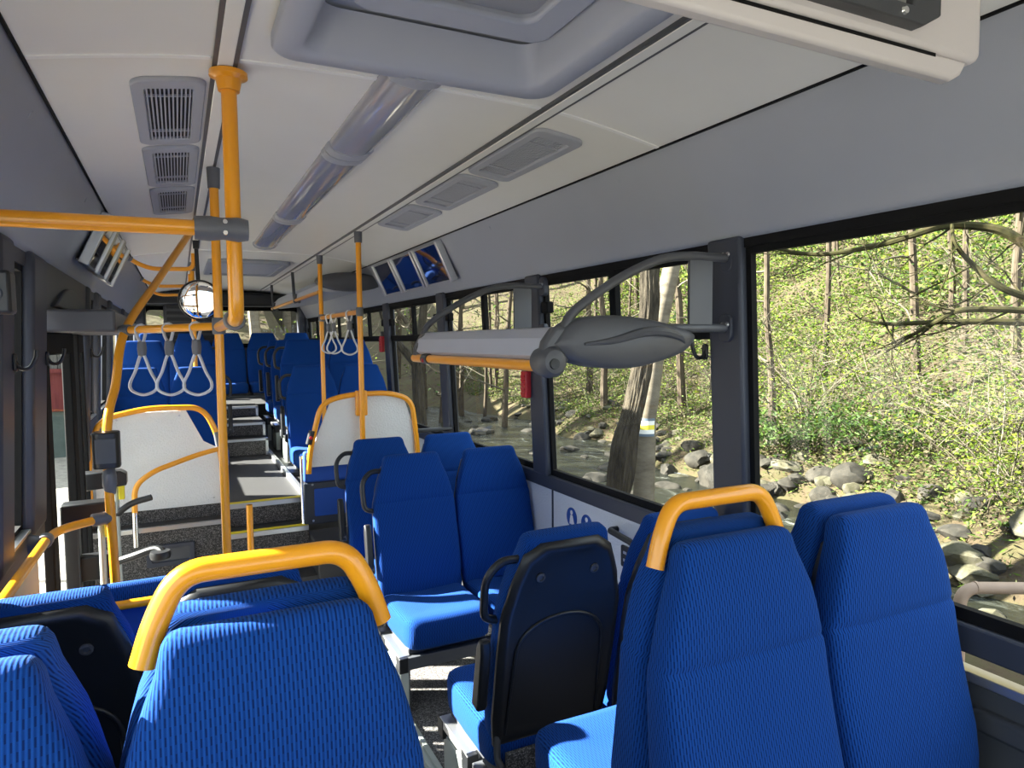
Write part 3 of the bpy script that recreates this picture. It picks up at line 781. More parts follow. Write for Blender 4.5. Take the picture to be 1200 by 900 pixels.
t = thing('arched_pole', (-.9, 3.3, 0), 'yellow pole arching from the floor by the door up to the left ceiling rail', 'pole')
MB().tube([arch[0]] + crom(arch[1:], 8), .0185, 16).build('tube', 'yellow', t)
MB().lathe([(.04, 0), (.04, .012), (.026, .03)], (-.488, 4.6, 2.492), (.2, -.5, -.6), 18).build('ceiling_flange', 'yellow', t)
MB().tube([(-.908, 3.3, 1.12), (-.908, 3.28, 1.16), (-.908, 3.28, 1.2), (-.908, 3.3, 1.23)], [.02, .027, .027, .02], 14).build('stop_button_box', 'clamp', t)
t = thing('ticket_validator', (-.91, 3.27, 1.235), 'black cylinder-fronted box on the yellow arched pole by the door', 'ticket box')
MB().prism(rrect(-.962, 3.215, -.862, 3.315, .03), lambda u, v, d: (u, v, d), 1.235, 1.385).build('box_body', 'black', t, bevel=.006, seg=3)
MB().prism(rrect(-.95, 3.208, -.874, 3.217, .004), lambda u, v, d: (u, v, d), 1.26, 1.36).build('box_face', 'dark', t)
# strap bar
t = thing('strap_bar', (-.66, 3.4, 1.82), 'short yellow overhead bar carrying three strap handles on the left', 'bar')
MB().tube([(-.472, 3.21, 1.82), (-.845, 3.59, 1.81)], .0175, 14).build('tube', 'yellow', t)
clamp(t, (-.842, 3.585, 1.81), (-.3, .3, .0), .025, .05)
def strap(p, d, size, label, group, rz):
    t = thing('hanging_strap', p, label, 'strap handle', group, rz)
    lp = [(cos(a) * .022, 0, sin(a) * .025 - .004) for a in [radians(40 + 280 * k / 14) for k in range(15)]]
    MB().tube([(.0, 0, -.075)] + [(-.018, 0, -.03)] + [(cos(radians(a)) * .024, 0, sin(radians(a)) * .024) for a in (200, 160, 120, 80, 40, 0, -40)] + [(.012, 0, -.04), (0, 0, -.075)], .0055, 8, flat=(1, 2.2)).build('hook_band', 'strap', t, world=False)
    MB().lathe([(.006, .035), (.017, .03), (.020, .0), (.017, -.03), (.006, -.036)], (0, 0, -.085), (0, 0, 1), 14).build('joint', 'clamp', t, world=False)
    w, hh = .062 * size, .19 * size
    q = [(0, 0, -.105)]
    for k in range(21):
        a = pi * k / 20
        q.append((w * sin(2 * pi * k / 20) * (.35 + .65 * sin(pi * k / 20)) * -1, 0, -.105 - hh * (1 - cos(2 * pi * k / 20)) / 2))
    loop = [(0, 0, -.105), (-.012, 0, -.125), (-w * .55, 0, -.105 - hh * .45), (-w * .93, 0, -.105 - hh * .72), (-w * .8, 0, -.105 - hh * .9), (0, 0, -.105 - hh), (w * .8, 0, -.105 - hh * .9), (w * .93, 0, -.105 - hh * .72), (w * .55, 0, -.105 - hh * .45), (.012, 0, -.125)]
    MB().tube(crom(loop + [(0, 0, -.105)], 5), .0065, 8, flat=(1, 1.5)).build('loop', 'strap', t, world=False)
for f, lab in ((.82, 'leftmost white strap handle on the left yellow bar'), (.52, 'middle white strap handle on the left yellow bar'), (.23, 'rightmost white strap handle on the left yellow bar, nearest the pole')):
    strap((-.472 - .373 * f, 3.21 + .38 * f, 1.818 - .01 * f), 0, 1.0, lab, 'strap handles on the left bar', -.35)
# U-shaped rail at the door
t = thing('door_rail', (-1.1, 3.1, 1.0), 'horizontal yellow rail along the left wall turning to the door pole', 'handrail')
MB().tube(fil([(-1.11, 1.95, 1.02), (-1.105, 3.06, 1.01), (-1.08, 3.2, 1.012), (-.93, 3.29, 1.02)], .09, 8), .0175, 14).build('tube', 'yellow', t)
clamp(t, (-.945, 3.285, 1.018), (1, .4, 0), .027, .07)
MB().lathe([(.045, 0), (.045, .01), (.024, .07)], (-1.185, 3.06, 1.0), (1, 0, 0), 18).build('wall_socket', 'clamp', t)
clamp(t, (-1.106, 3.05, 1.01), (0, 1, 0), .026, .05)
# right poles
t = pole('grab_pole', 'nearer yellow pole on the right, from ceiling rail into the white board frame', [(.49, 4.65, 2.48), (.495, 4.67, 1.02)])
MB().tube([(.49, 4.65, 2.492), (.49, 4.65, 2.415)], [.028, .026], 16).build('top_socket', 'clamp', t)
clamp(t, (.49, 4.655, 1.95), (0, 0, 1), .025, .06)
MB().box((.455, 4.668, 1.235), (.535, 4.715, 1.41)).build('frame_bracket', 'yellow', t, bevel=.01, seg=3)
pts = fil([(.49, 6.09, 2.48), (.49, 6.09, 2.14), (.485, 5.99, 2.06), (.485, 5.99, 1.40), (.24, 4.9, 1.375)], .06, 6)
t = thing('grab_pole', (.49, 6.09, 1.4), 'farther yellow pole on the right with a kink below its top', 'pole')
MB().tube(fil([(.49, 6.05, 2.48), (.49, 6.05, 2.16), (.478, 5.97, 2.07), (.478, 5.95, .66)], .08, 6), .0185, 14).build('tube', 'yellow', t)
MB().tube([(.49, 6.05, 2.492), (.49, 6.05, 2.415)], [.028, .026], 16).build('top_socket', 'clamp', t)
clamp(t, (.478, 5.96, 1.95), (0, 0, 1), .026, .06)
t = thing('strap_bar', (.49, 5.4, 1.95), 'yellow overhead bar between the two right poles carrying strap handles', 'bar')
MB().tube([(.488, 4.66, 1.95), (.478, 5.96, 1.95)], .0175, 14).build('tube', 'yellow', t)
for y, lab in ((5.70, 'white strap handle on the right bar nearest the farther pole'), (5.50, 'middle white strap handle on the right bar'), (4.95, 'white strap handle on the right bar nearest the nearer pole')):
    strap((.484, y, 1.948), 0, 1.0, lab, 'strap handles on the right bar', .15)
t = thing('stub_post', (-.28, 4.33, 0), 'short yellow post standing at the foot of the aisle steps', 'post')
MB().tube([(-.28, 4.33, 0), (-.28, 4.33, .775)], .0185, 16, cap=False).build('tube', 'yellow', t)
MB().lathe([(.0175, 0), (.0165, .004)], (-.28, 4.33, .768), (0, 0, 1), 16).build('end_cap', 'rubber', t)
# ceiling bars at the rear left
for y, w in ((6.3, 'nearest'), (8.2, 'middle'), (9.7, 'farthest')):
    t = thing('ceiling_bar', (-.7, y, 2.4), 'curved yellow ceiling bar at the rear left, %s of three' % w, 'bar')
    MB().tube(fil([(-.95, y - .12, 2.415), (-.90, y - .05, 2.385), (-.80, y, 2.35), (-.49, y, 2.36), (-.49, y, 2.49)], .06, 6), .018, 12).build('tube', 'yellow', t)
    clamp(t, (-.955, y - .125, 2.42), (-.6, -.6, .3), .028, .04)
t = pole('grab_pole', 'yellow pole far back on the left, beside the round mirror', [(-.49, 7.0, 2.48), (-.49, 7.0, .66)])
MB().tube([(-.49, 7.0, 2.492), (-.49, 7.0, 2.41)], [.028, .026], 14).build('top_socket', 'clamp', t)
# round mirror
t = thing('convex_mirror', (-.475, 5.5, 2.06), 'round black-rimmed mirror hanging on a black rod from the left ceiling rail', 'mirror')
ax = Vector((.0, -1, -.05)).normalized(); c = Vector((-.475, 5.5, 2.06))
MB().lathe([(.128, 0), (.135, .01), (.143, .02), (.147, .008), (.147, -.02), (.12, -.045), (.04, -.05)], c, ax, 36).build('mirror_rim', 'black', t)
prof = [(.133 * sin(a), .014 + .006 * cos(a)) for a in [pi / 2 * (1 - k / 12) for k in range(12)]] + [(.002, .02)]
MB().lathe(prof, c, ax, 36).build('mirror_glass', 'mirror', t, angle=80)
MB().tube([(-.48, 5.53, 2.16), (-.488, 5.50, 2.485)], [.014, .014], 10).build('rod', 'black', t)
MB().tube([(-.488, 5.50, 2.49), (-.488, 5.50, 2.43)], [.024, .02], 12).build('rod_socket', 'black', t)

# ------------------------------------------------------------------ ceiling fittings
def vent(x0, x1, y0, y1, dark, label, group, nsl=11):
    zc = cprof((x0 + x1) / 2)
    sl = (cprof(x1) - cprof(x0)) / (x1 - x0)
    fn = lambda u, v, d: (u, v, cprof((x0 + x1) / 2) + sl * (u - (x0 + x1) / 2) - d)
    t = thing('air_vent', ((x0 + x1) / 2, (y0 + y1) / 2, zc), label, 'air vent', group)
    o, i = rrect(x0, y0, x1, y1, .045), rrect(x0 + .035, y0 + .07, x1 - .035, y1 - .07, .012)
    MB().ring(o, i, fn, -.003, .014).build('vent_frame', 'vent', t, bevel=.006, seg=3)
    MB().prism(i, fn, -.004, .001).build('vent_back', 'ventdark' if dark else 'beam', t)
    mb = MB(); w = (x1 - x0 - .07) / nsl
    for k in range(nsl):
        a = x0 + .035 + w * (k + .25)
        mb.prism([(a, y0 + .072), (a + w * (.42 if dark else .6), y0 + .072), (a + w * (.42 if dark else .5), y1 - .072), (a, y1 - .072)], fn, .0, .010 if dark else .004)
    mb.prism([(x0 + .03, (y0 + y1) / 2 - .005 + .18), (x1 - .03, (y0 + y1) / 2 - .005 + .18), (x1 - .03, (y0 + y1) / 2 + .19), (x0 + .03, (y0 + y1) / 2 + .19)], fn, .0, .007)
    mb.prism([(x0 + .03, (y0 + y1) / 2 - .19), (x1 - .03, (y0 + y1) / 2 - .19), (x1 - .03, (y0 + y1) / 2 - .18), (x0 + .03, (y0 + y1) / 2 - .18)], fn, .0, .007)
    mb.build('vent_slats', 'vent', t)
for (y0, y1), w in zip(((2.15, 2.83), (2.88, 3.57), (3.63, 4.33)), ('nearest', 'middle', 'farthest')):
    vent(-.725, -.53, y0, y1, True, 'grey slatted ceiling vent left of the poles, %s of three' % w, 'left ceiling vents')
    vent(.53, .73, y0, y1, False, 'pale grey ceiling vent on the right, %s of three' % w, 'right ceiling vents', 13)

# roof hatch
t = thing('roof_hatch', (0, 1.4, 2.5), 'grey roof hatch with rounded recessed frame in the ceiling near the viewer', 'roof hatch')
fn = lambda u, v, d: (u, v, 2.5 - d)
o = rrect(-.40, .92, .39, 1.86, .07, 8); i = rrect(-.31, 1.02, .30, 1.755, .06, 8)
n = len(o)
rows = [[fn(u, v, 0) for u, v in o], [fn(u, v, .026) for u, v in o], [fn(u, v, .034) for u, v in rrect(-.393, .927, .383, 1.853, .066, 8)],
        [fn(u, v, .034) for u, v in rrect(-.335, .985, .325, 1.795, .05, 8)], [fn(u, v, .028) for u, v in rrect(-.326, .994, .316, 1.786, .05, 8)],
        [fn(u, v, .0) for u, v in rrect(-.312, 1.01, .302, 1.768, .05, 8)], [fn(u, v, -.065) for u, v in rrect(-.295, 1.03, .285, 1.735, .05, 8)]]
MB().grid(rows, close=True).build('hatch_frame', 'hatch', t, angle=50)
MB().prism(rrect(-.345, .99, .345, 1.79, .05, 8), fn, -.09, -.075).build('hatch_lining', 'hatch', t)
MB().ring(rrect(-.24, 1.06, .275, 1.66, .05, 8), rrect(-.15, 1.13, .19, 1.56, .04, 8), fn, -.075, -.035).build('hatch_lid', 'hatch', t, bevel=.01, seg=3)
MB().prism(rrect(-.155, 1.12, .195, 1.57, .04, 8), fn, -.076, -.055).build('hatch_pane', 'grey', t)
MB().lathe([(.006, 0), (.004, .004)], (.26, 1.60, 2.56), (-.6, 0, -.6), 10).build('hatch_screw', 'chrome', t)
t = thing('roof_hatch', (0, 7.4, 2.5), 'flat grey hatch panel in the ceiling far back', 'roof hatch')
MB().ring(rrect(-.36, 6.75, .36, 8.1, .06), rrect(-.3, 6.85, .3, 8.0, .05), fn, -.01, .025).build('hatch_frame', 'cove', t, bevel=.006)
MB().prism(rrect(-.3, 6.85, .3, 8.0, .05), fn, -.01, .012).build('hatch_lid', 'hatch', t)
# central luminaire in sections
for y0, y1, w in ((1.87, 2.72, 'nearest'), (2.80, 4.28, 'second'), (4.36, 5.6, 'farthest')):
    t = thing('ceiling_light', (0, (y0 + y1) / 2, 2.5), 'long grey translucent ceiling light section, %s of the centre row' % w, 'ceiling light', 'centre row of ceiling lights')
    pr = [(-.085, 0), (-.082, .018), (-.066, .033), (-.04, .042), (0, .046), (.04, .042), (.066, .033), (.082, .018), (.085, 0)]
    MB().prism(pr, lambda u, v, d: (u, d, 2.512 - v), y0, y1).build('lamp_lens', 'lens', t, angle=40)
    for yy in (y0, y1):
        MB().prism([(u * 1.06, v * 1.12) for u, v in pr], lambda u, v, d: (u, d, 2.512 - v), yy - .035, yy + .035).build('end_band', 'vent', t, angle=40, bevel=.003)

# destination display hanging across the ceiling
t = thing('display_unit', (.05, .86, 2.25), 'warm white display housing with black screen bezel hanging from the ceiling at top right', 'display')
MB().prism(rrect(-.75, 2.262, .752, 2.495, .02), lambda u, v, d: (u, d, v), .80, .85).build('housing', 'disp', t, bevel=.012, seg=3)
MB().prism([(-.74, 2.262), (-.74, 2.236), (.675, 2.222), (.70, 2.235), (.72, 2.262)], lambda u, v, d: (u, d, v), .804, .835).build('lower_flap', 'disp', t, bevel=.008, seg=3)
MB().box((-.74, .803, 2.2545), (.62, .81, 2.2605)).build('slot', 'rubber', t)
MB().ring([(-.6, 2.284), (.545, 2.284), (.59, 2.308), (.59, 2.49), (-.6, 2.49)], [(-.5, 2.312), (.515, 2.312), (.515, 2.312), (.515, 2.47), (-.5, 2.47)], lambda u, v, d: (u, d, v), .775, .803).build('bezel', 'dark', t, bevel=.004)
MB().box((-.52, .79, 2.308), (.52, .802, 2.475)).build('screen', 'screen', t)
MB().lathe([(.008, 0), (.006, .004)], (.49, .775, 2.298), (0, -1, 0), 10).build('bezel_screw', 'chrome', t)

# poster frames on the coves
def cove_pt(sx, s, off):   # s 0 bottom .. 1 top along the cove slope
    a = Vector((1.085 - .03, 0, 2.165)); b = Vector((.945, 0, 2.405))
    p = a + (b - a) * s; nrm = Vector((-(b - a).z, 0, (b - a).x)).normalized()
    if nrm.x > 0: nrm = -nrm
    p = p + nrm * off
    return Vector((sx * p.x, 0, p.z))
def poster(sx, y0, y1, label, group, m):
    t = thing('poster_frame', cove_pt(sx, .5, 0) + Vector((0, (y0 + y1) / 2, 0)), label, 'poster frame', group)
    def sl(mb, ya, yb, s0, s1, o0, o1):
        vs = [cove_pt(sx, s, o) + Vector((0, y, 0)) for s in (s0, s1) for y in (ya, yb) for o in (o0, o1)]
        return mb.add(vs, [(0, 1, 3, 2), (4, 6, 7, 5), (0, 2, 6, 4), (1, 5, 7, 3), (0, 4, 5, 1), (2, 3, 7, 6)])
    sl(MB(), y0 + .02, y1 - .02, .02, .98, .01, .03).build('poster_pane', m, t)
    for ya in (y0, y1):
        sl(MB(), ya - .015, ya + .015, -.04, 1.04, -.01, .042).build('side_rail', 'alu', t, bevel=.006, seg=3)
    sl(MB(), y0, y1, -.02, .03, -.02, .026).build('bottom_lip', 'grey', t, bevel=.003)
    sl(MB(), y0, y1, .97, 1.02, -.02, .026).build('top_lip', 'grey', t, bevel=.003)
for (a, b), w in zip(((4.30, 4.80), (4.86, 5.36), (5.42, 5.92)), ('nearest', 'middle', 'farthest')):
    poster(1, a, b, 'dark blue poster frame on the right cove, %s of three' % w, 'poster frames on the right cove', 'poster')
for (a, b), w in zip(((4.05, 4.5), (4.56, 5.0), (5.06, 5.5)), ('nearest', 'middle', 'farthest')):
    poster(-1, a, b, 'silver poster frame on the left cove, %s of three' % w, 'poster frames on the left cove', 'poster')

# ------------------------------------------------------------------ luggage rack over the right seats
t = thing('luggage_rack', (.7, 2.5, 1.75), 'grey overhead luggage rack with a yellow front tube by the right windows', 'luggage rack')
sec = [(.37, 1.70), (.385, 1.755), (.42, 1.785), (.46, 1.79), (.60, 1.745), (.80, 1.722), (.90, 1.735), (.94, 1.75), (.94, 1.74), (.90, 1.715), (.80, 1.698), (.60, 1.695), (.46, 1.69), (.40, 1.675)]
MB().prism(sec, lambda u, v, d: (u, d, v), 1.86, 3.08).build('shelf', 'rack', t, angle=30)
MB().tube([(.378, 1.87, 1.668), (.378, 3.12, 1.668)], .0185, 14).build('front_tube', 'yellow', t)
def endcap(y, m, parent, nm='end_cap', dx=0, dz=0, th=.07, sgn=-1):
    # streamlined leaf-shaped cap with bulge and round nose
    top = [(.40, 1.735), (.46, 1.80), (.55, 1.822), (.66, 1.825), (.78, 1.812), (.88, 1.79), (.955, 1.765)]
    bot = [(.95, 1.735), (.90, 1.70), (.80, 1.672), (.70, 1.655), (.60, 1.656), (.52, 1.668), (.45, 1.69)]
    P = crom([(u + dx, 0, v + dz) for u, v in top + bot + [top[0]]], 4)[:-1]
    cx, cz = .68 + dx, 1.742 + dz
    rows = []
    for k, (s, d) in enumerate(((1, th), (1, .01), (.985, -.004), (.955, -.014), (.8, -.022), (.55, -.03), (.2, -.034))):
        rows.append([(cx + (p.x - cx) * s, y + (d if sgn < 0 else -d), cz + (p.z - cz) * s) for p in P])
    MB().grid(rows, close=True, capends=True).build(nm, m, parent, angle=60)
endcap(1.83, 'bracket', t, sgn=-1)
sw = [(.50, 1.80, 1.735), (.60, 1.795, 1.745), (.72, 1.79, 1.772), (.80, 1.79, 1.772), (.87, 1.80, 1.755), (.90, 1.81, 1.735)]
MB().tube(crom(sw, 5), [.004 + .012 * sin(pi * k / 25) for k in range(26)], 8).build('cap_crease', 'bracket', t)
MB().lathe([(.046, .07), (.052, .03), (.048, .0), (.036, -.014), (.02, -.018)], (.402, 1.825, 1.682), (0, 1, 0), 24).build('nose', 'bracket', t)
MB().prism([(.365, 1.70), (.375, 1.745), (.41, 1.79), (.46, 1.79), (.47, 1.70), (.43, 1.645), (.385, 1.65)], lambda u, v, d: (u, d, v), 1.825, 1.87).build('nose_plate', 'bracket', t, bevel=.012, seg=3)
MB().lathe([(.017, 0), (.016, -.006), (.004, -.005)], (.396, 1.808, 1.676), (0, 1, 0), 16).build('tube_plug', 'black', t)
MB().prism([(.365, 1.66), (.37, 1.72), (.40, 1.775), (.45, 1.795), (.50, 1.73), (.46, 1.68), (.40, 1.645)], lambda u, v, d: (u, d, v), 3.06, 3.12).build('far_cap', 'bracket', t, bevel=.01, seg=3)
MB().tube([(.378, 2.90, 1.668), (.378, 2.97, 1.668)], .024, 14).build('stop_button_box', 'dark', t)
MB().lathe([(.01, 0), (.008, .006)], (.357, 2.935, 1.662), (-1, 0, 0), 12).build('stop_button', 'red', t)
for y, nm in ((1.845, ''), (3.20, '')):
    arcp = [(1.14, y, 2.030), (1.04, y, 2.03), (.95, y, 2.03), (.83, y, 2.015), (.70, y, 1.965), (.58, y, 1.90), (.48, y, 1.83), (.445, y, 1.77)]
    b_ = MB().tube(crom(arcp, 5), .0155, 12).build('support_arch', 'bracket', t)
    MB().tube([(1.14, y, 1.785), (.86, y, 1.785)], .015, 12).build('support_arm', 'bracket', t)
    for z in (2.03, 1.785):
        pl = MB().prism(rrect(y - .03, z - .05, y + .03, z + .05, .025), lambda u, v, d: (d, u, v), 1.108, 1.135).build('mount_plate', 'pillar', t, bevel=.004)
        for yy in (-.012, .012):
            MB().lathe([(.009, 0), (.007, .005)], (1.108, y + yy, z + .012), (-1, 0, 0), 10).build('mount_bolt', 'alu', pl)
    MB().box((.945, y - .006, 1.785), (1.045, y + .006, 2.03)).build('support_plate', 'bracket', t)
# second rack further back, high at the right
t = thing('luggage_rack', (.7, 7.5, 2.25), 'far grey overhead rack near the rear window on the right', 'luggage rack')
sec2 = [(.52, 2.20), (.53, 2.26), (.60, 2.33), (.90, 2.33), (1.08, 2.30), (1.08, 2.26), (.85, 2.22), (.62, 2.19)]
MB().prism(sec2, lambda u, v, d: (u, d, v), 6.25, 9.6).build('shelf', 'rack', t, angle=30)
P = [(.78 + .30 * cos(2 * pi * k / 28), 2.285 + .085 * sin(2 * pi * k / 28)) for k in range(28)]
MB().grid([[(.78 + (u - .78) * s, y, 2.285 + (v - 2.285) * s) for u, v in P] for s, y in ((1, 6.27), (1, 6.21), (.9, 6.19), (.5, 6.175))], close=True, capends=True).build('end_cap', 'bracket', t, angle=60)
MB().tube([(.515, 6.25, 2.19), (.515, 9.6, 2.19)], .018, 12).build('front_tube', 'yellow', t)
for y in (7.6, 9.4):
    MB().tube([(.49, y, 2.49), (.50, y, 2.24), (.515, y, 2.16)], .016, 10).build('hanger', 'dark', t)
    MB().prism([(.49, 2.17), (.50, 2.26), (.58, 2.25), (.56, 2.16)], lambda u, v, d: (u, d, v), y - .03, y + .03).build('hanger_cap', 'bracket', t, bevel=.006)

# ------------------------------------------------------------------ small wall items
def hook(sx, y, z, label):
    x = wall_x(z) - .04; n_ = -sx
    t = thing('coat_hook', (sx * x, y, z), label, 'coat hook', 'black coat hooks')
    p = [(sx * x, y, z + .01), (sx * (x - .02), y, z - .02), (sx * (x - .045), y, z - .018), (sx * (x - .062), y, z + .012), (sx * (x - .066), y, z + .04)]
    MB().tube(crom(p, 4), .007, 8).build('hook_arm', 'black', t)
    MB().prism(rrect(y - .014, z - .03, y + .014, z + .03, .012), lambda u, v, d: (d, u, v), sx * x, sx * (x - .01)).build('hook_base', 'black', t, bevel=.003)
hook(-1, 2.735, 1.69, 'black coat hook on the left pillar before the narrow window')
hook(-1, 3.355, 1.69, 'black coat hook on the left pillar next to the door')
hook(-1, 4.95, 1.69, 'black coat hook on the left pillar beyond the door')
hook(1, 1.95, 1.70, 'black coat hook on the right pillar below the luggage rack')
for y, z, lab in ((3.40, 1.50, 'red emergency hammer on the right pillar under the luggage rack'), (6.36, 1.72, 'red emergency hammer on the far right pillar')):
    x = wall_x(z) - .036
    t = thing('emergency_hammer', (x, y, z), lab, 'hammer', 'emergency hammers')
    MB().prism(rrect(y - .035, z - .075, y + .03, z + .075, .008), lambda u, v, d: (d, u, v), x, x - .035).build('hammer_case', 'red', t, bevel=.006)
    gm = MB()
    for k in range(5): gm.box((x - .042, y - .022, z - .055 + .024 * k), (x - .034, y + .018, z - .043 + .024 * k))
    gm.build('case_ribs', 'red', t)
    MB().prism(rrect(y - .02, z + .06, y + .036, z + .12, .008), lambda u, v, d: (d, u, v), x, x - .02).build('hammer_mount', 'dark', t, bevel=.004)
# mandatory-use round stickers
def sticker(y, z, label):
    x = wall_x(z)
    t = thing('round_sticker', (x, y, z), label, 'sticker', 'blue round stickers on the white wall')
    MB().lathe([(.052, 0), (.052, .0015)], (x, y, z), (-1, 0, 0), 32).build('sticker_disc', 'sign', t)
    fn = lambda u, v, d: (x - d, y - u, z + v)
    mb = MB()
    mb.prism([(.012 * cos(2 * pi * k / 14), .026 + .012 * sin(2 * pi * k / 14)) for k in range(14)], fn, .001, .003)
    mb.prism([(-.010, .012), (.010, .012), (.022, -.018), (.03, -.036), (-.02, -.036), (-.016, -.01)], fn, .001, .003)
    mb.build('sticker_figure', 'whitep', t)
sticker(3.03, .82, 'left blue round sticker with white figure on the right wall')
sticker(2.885, .815, 'right blue round sticker with white figure on the right wall')
x = wall_x(.75)
t = thing('charging_socket', (x, 2.54, .745), 'small black charging socket plate on the white right wall', 'socket')
MB().prism(rrect(2.505, .70, 2.575, .80, .008), lambda u, v, d: (d, u, v), x, x - .012).build('socket_plate', 'black', t, bevel=.003)
for z in (.735, .77): MB().box((x - .014, 2.528, z - .006), (x - .011, 2.552, z + .006)).build('socket_port', 'alu', t)
t = thing('wall_handle', (x, 2.5, .85), 'black grab handle on the right wall above the charging socket', 'handle')
MB().tube(crom([(x, 2.62, .86), (x - .05, 2.60, .865), (x - .055, 2.55, .862), (x - .055, 2.46, .855), (x - .05, 2.42, .85), (x, 2.40, .845)], 5), .015, 12).build('grip', 'black', t)

# ------------------------------------------------------------------ door
doorn = 0
def leaf(y0, y1, xa, xb):
    global doorn; doorn += 1
    f = MB()
    def bx(u0, u1, z0, z1, th=.02):
        def P(u, z, d): return Vector((xa + (xb - xa) * u + d, y0 + (y1 - y0) * u, z))
        vs = [P(u, z, d) for z in (z0, z1) for u in (u0, u1) for d in (-th, th)]
        f.add(vs, [(0, 1, 3, 2), (4, 6, 7, 5), (0, 2, 6, 4), (1, 5, 7, 3), (0, 4, 5, 1), (2, 3, 7, 6)])
    bx(0, .15, .03, 1.8); bx(.85, 1, .03, 1.8); bx(.1, .9, .03, .15); bx(.1, .9, 1.70, 1.8)
    o = struct(f.build('door_%d' % doorn, 'rubber', bevel=.006))
    g = MB(); P = lambda u, z, d: Vector((xa + (xb - xa) * u + d, y0 + (y1 - y0) * u, z))
    g.add([P(u, z, d) for z in (.14, 1.72) for u in (.12, .88) for d in (-.003, .003)], [(0, 1, 3, 2), (4, 6, 7, 5), (0, 2, 6, 4), (1, 5, 7, 3), (0, 4, 5, 1), (2, 3, 7, 6)])
    g.build('door_glass', 'glassd', o, world=False, smooth=False)
    return o
d1 = leaf(3.46, 4.05, -1.16, -1.12)
d2 = leaf(4.22, 4.82, -1.12, -1.16)
for d, yy in ((d1, 3.62), (d2, 4.45)):
    MB().prism([(-1.13, 0), (-.95, 0), (-.92, -.02), (-.92, -.085), (-1.13, -.10)], lambda u, v, k: (u, k, 1.03 + v), yy - .05, yy + .05).build('door_handle_housing', 'black', d, world=False, bevel=.008)
    MB().box((-.965, yy - .02, .86), (-.935, yy + .02, .95)).build('door_button', 'yedge', d, world=False, bevel=.004)
    MB().tube([(-.98, yy + .02, .93), (-.98, yy + .02, .12)], .014, 10).build('door_rod', 'leg', d, world=False)
t = thing('door_linkage', (-1.0, 3.95, 0), 'black folding linkage and rods at the foot of the open door', 'door linkage')
MB().box((-1.14, 3.72, .10), (-1.08, 3.80, 1.0)).build('linkage_post', 'black', t, bevel=.006)
MB().box((-1.12, 3.74, .62), (-.93, 3.82, .74)).build('linkage_block', 'black', t, bevel=.01)
MB().tube([(-1.0, 3.6, .55), (-.82, 3.62, .54)], .02, 14).build('chrome_roller', 'chrome', t)
MB().tube(crom([(-1.05, 4.4, .50), (-.9, 4.3, .56), (-.78, 4.25, .60), (-.74, 4.2, .57)], 4), .022, 10).build('lower_arm', 'black', t)
MB().tube(crom([(-1.05, 4.5, .70), (-.92, 4.45, .82), (-.80, 4.42, .86)], 4), .018, 10).build('upper_arm', 'black', t)
MB().lathe([(.05, 0), (.055, .02), (.05, .04)], (-.76, 4.2, .56), (0, 0, 1), 18).build('lower_knuckle', 'black', t)
# black wall units at far left
t = thing('door_button_box', (-1.13, 2.52, 1.9), 'black control box on the far left window pillar', 'control box')
MB().box((-1.15, 2.48, 1.84), (-1.07, 2.565, 1.97)).build('box_body', 'black', t, bevel=.01)
MB().lathe([(.022, 0), (.018, .006)], (-1.11, 2.48, 1.9), (0, -1, 0), 14).build('box_knob', 'dark', t)

# ------------------------------------------------------------------ outside
def sstep(a, b, x):
    t = max(0, min(1, (x - a) / (b - a))); return t * t * (3 - 2 * t)
def bank_x(y):            # far water's edge
    yy = max(-8, min(26, y))
    return 7.35 + .20 * yy - (0 if yy < 16 else .16 * (yy - 16)) + .35 * sin(yy * .9) + .2 * sin(yy * 2.3)
WATER = -1.32
def terrain(x, y):
    n1 = noise.noise((x * .35, y * .35, 1.3)); n2 = noise.noise((x * 1.3, y * 1.3, 5.1))
    z = -.36
    if x > 3.0:
        e = bank_x(y)
        if x < e - .8: z = -.36 - 1.35 * sstep(4.3, 5.6, x) + .10 * n2
        else:
            s = x - e
            z = -1.71 + 1.05 * sstep(-.8, 1.1, s)
            if s > .9: z += .22 * (s - .9) + .0135 * (s - .9) ** 2
            z += (.22 * n1 + .10 * n2) * sstep(-.5, 1.5, s) + max(0, s - 4) * .04 * n1
    if x > 4.2 and y > 29: z += sstep(4.2, 7, x) * .34 * (y - 29)
    if y > 17:                             # wooded rise behind the bus
        k = sstep(4.2, 2.0, x) if x > 2 else 1
        z += k * .42 * (y - 17)
    return z
def axis_pts(a, b, fine0, fine1, df, dc):
    out = []; v = a
    while v < b:
        out.append(v); v += df if fine0 <= v <= fine1 else dc
    out.append(b); return out
tx = axis_pts(3.0, 70, 3, 22, .35, 1.6); ty = axis_pts(-12, 75, -3, 34, .45, 1.8)
struct(MB().grid([[(x, y, terrain(x, y)) for y in ty] for x in tx]).build('ground_river_bank', 'soil'))
tx = axis_pts(-60, 3.0, -6, 3, 1.0, 3); ty = axis_pts(-30, 17, 0, 1, 1, 4)
struct(MB().grid([[(x, y, -.36) for y in ty] for x in tx]).build('ground_gravel_yard', 'gravel'))
ty = axis_pts(17, 75, 17, 40, 1, 3)
struct(MB().grid([[(x, y, terrain(min(x, 2.99), y)) for y in ty] for x in tx]).build('ground_wooded_rise', 'soil'))
wm = MB().grid([[(x, y, WATER + .03 * noise.noise((x * 1.7, y * .8, 2)) + .05 * max(0, noise.noise((x * .9, y * .5, 9)))) for y in axis_pts(-12, 40, -2, 26, .3, 1.5)] for x in axis_pts(3.2, 13, 3.2, 13, .3, 1)])
o = wm.build('river_water', 'water'); tag(o, 'shallow greenish river with white ripples running along the bus', 'water', kind='stuff')

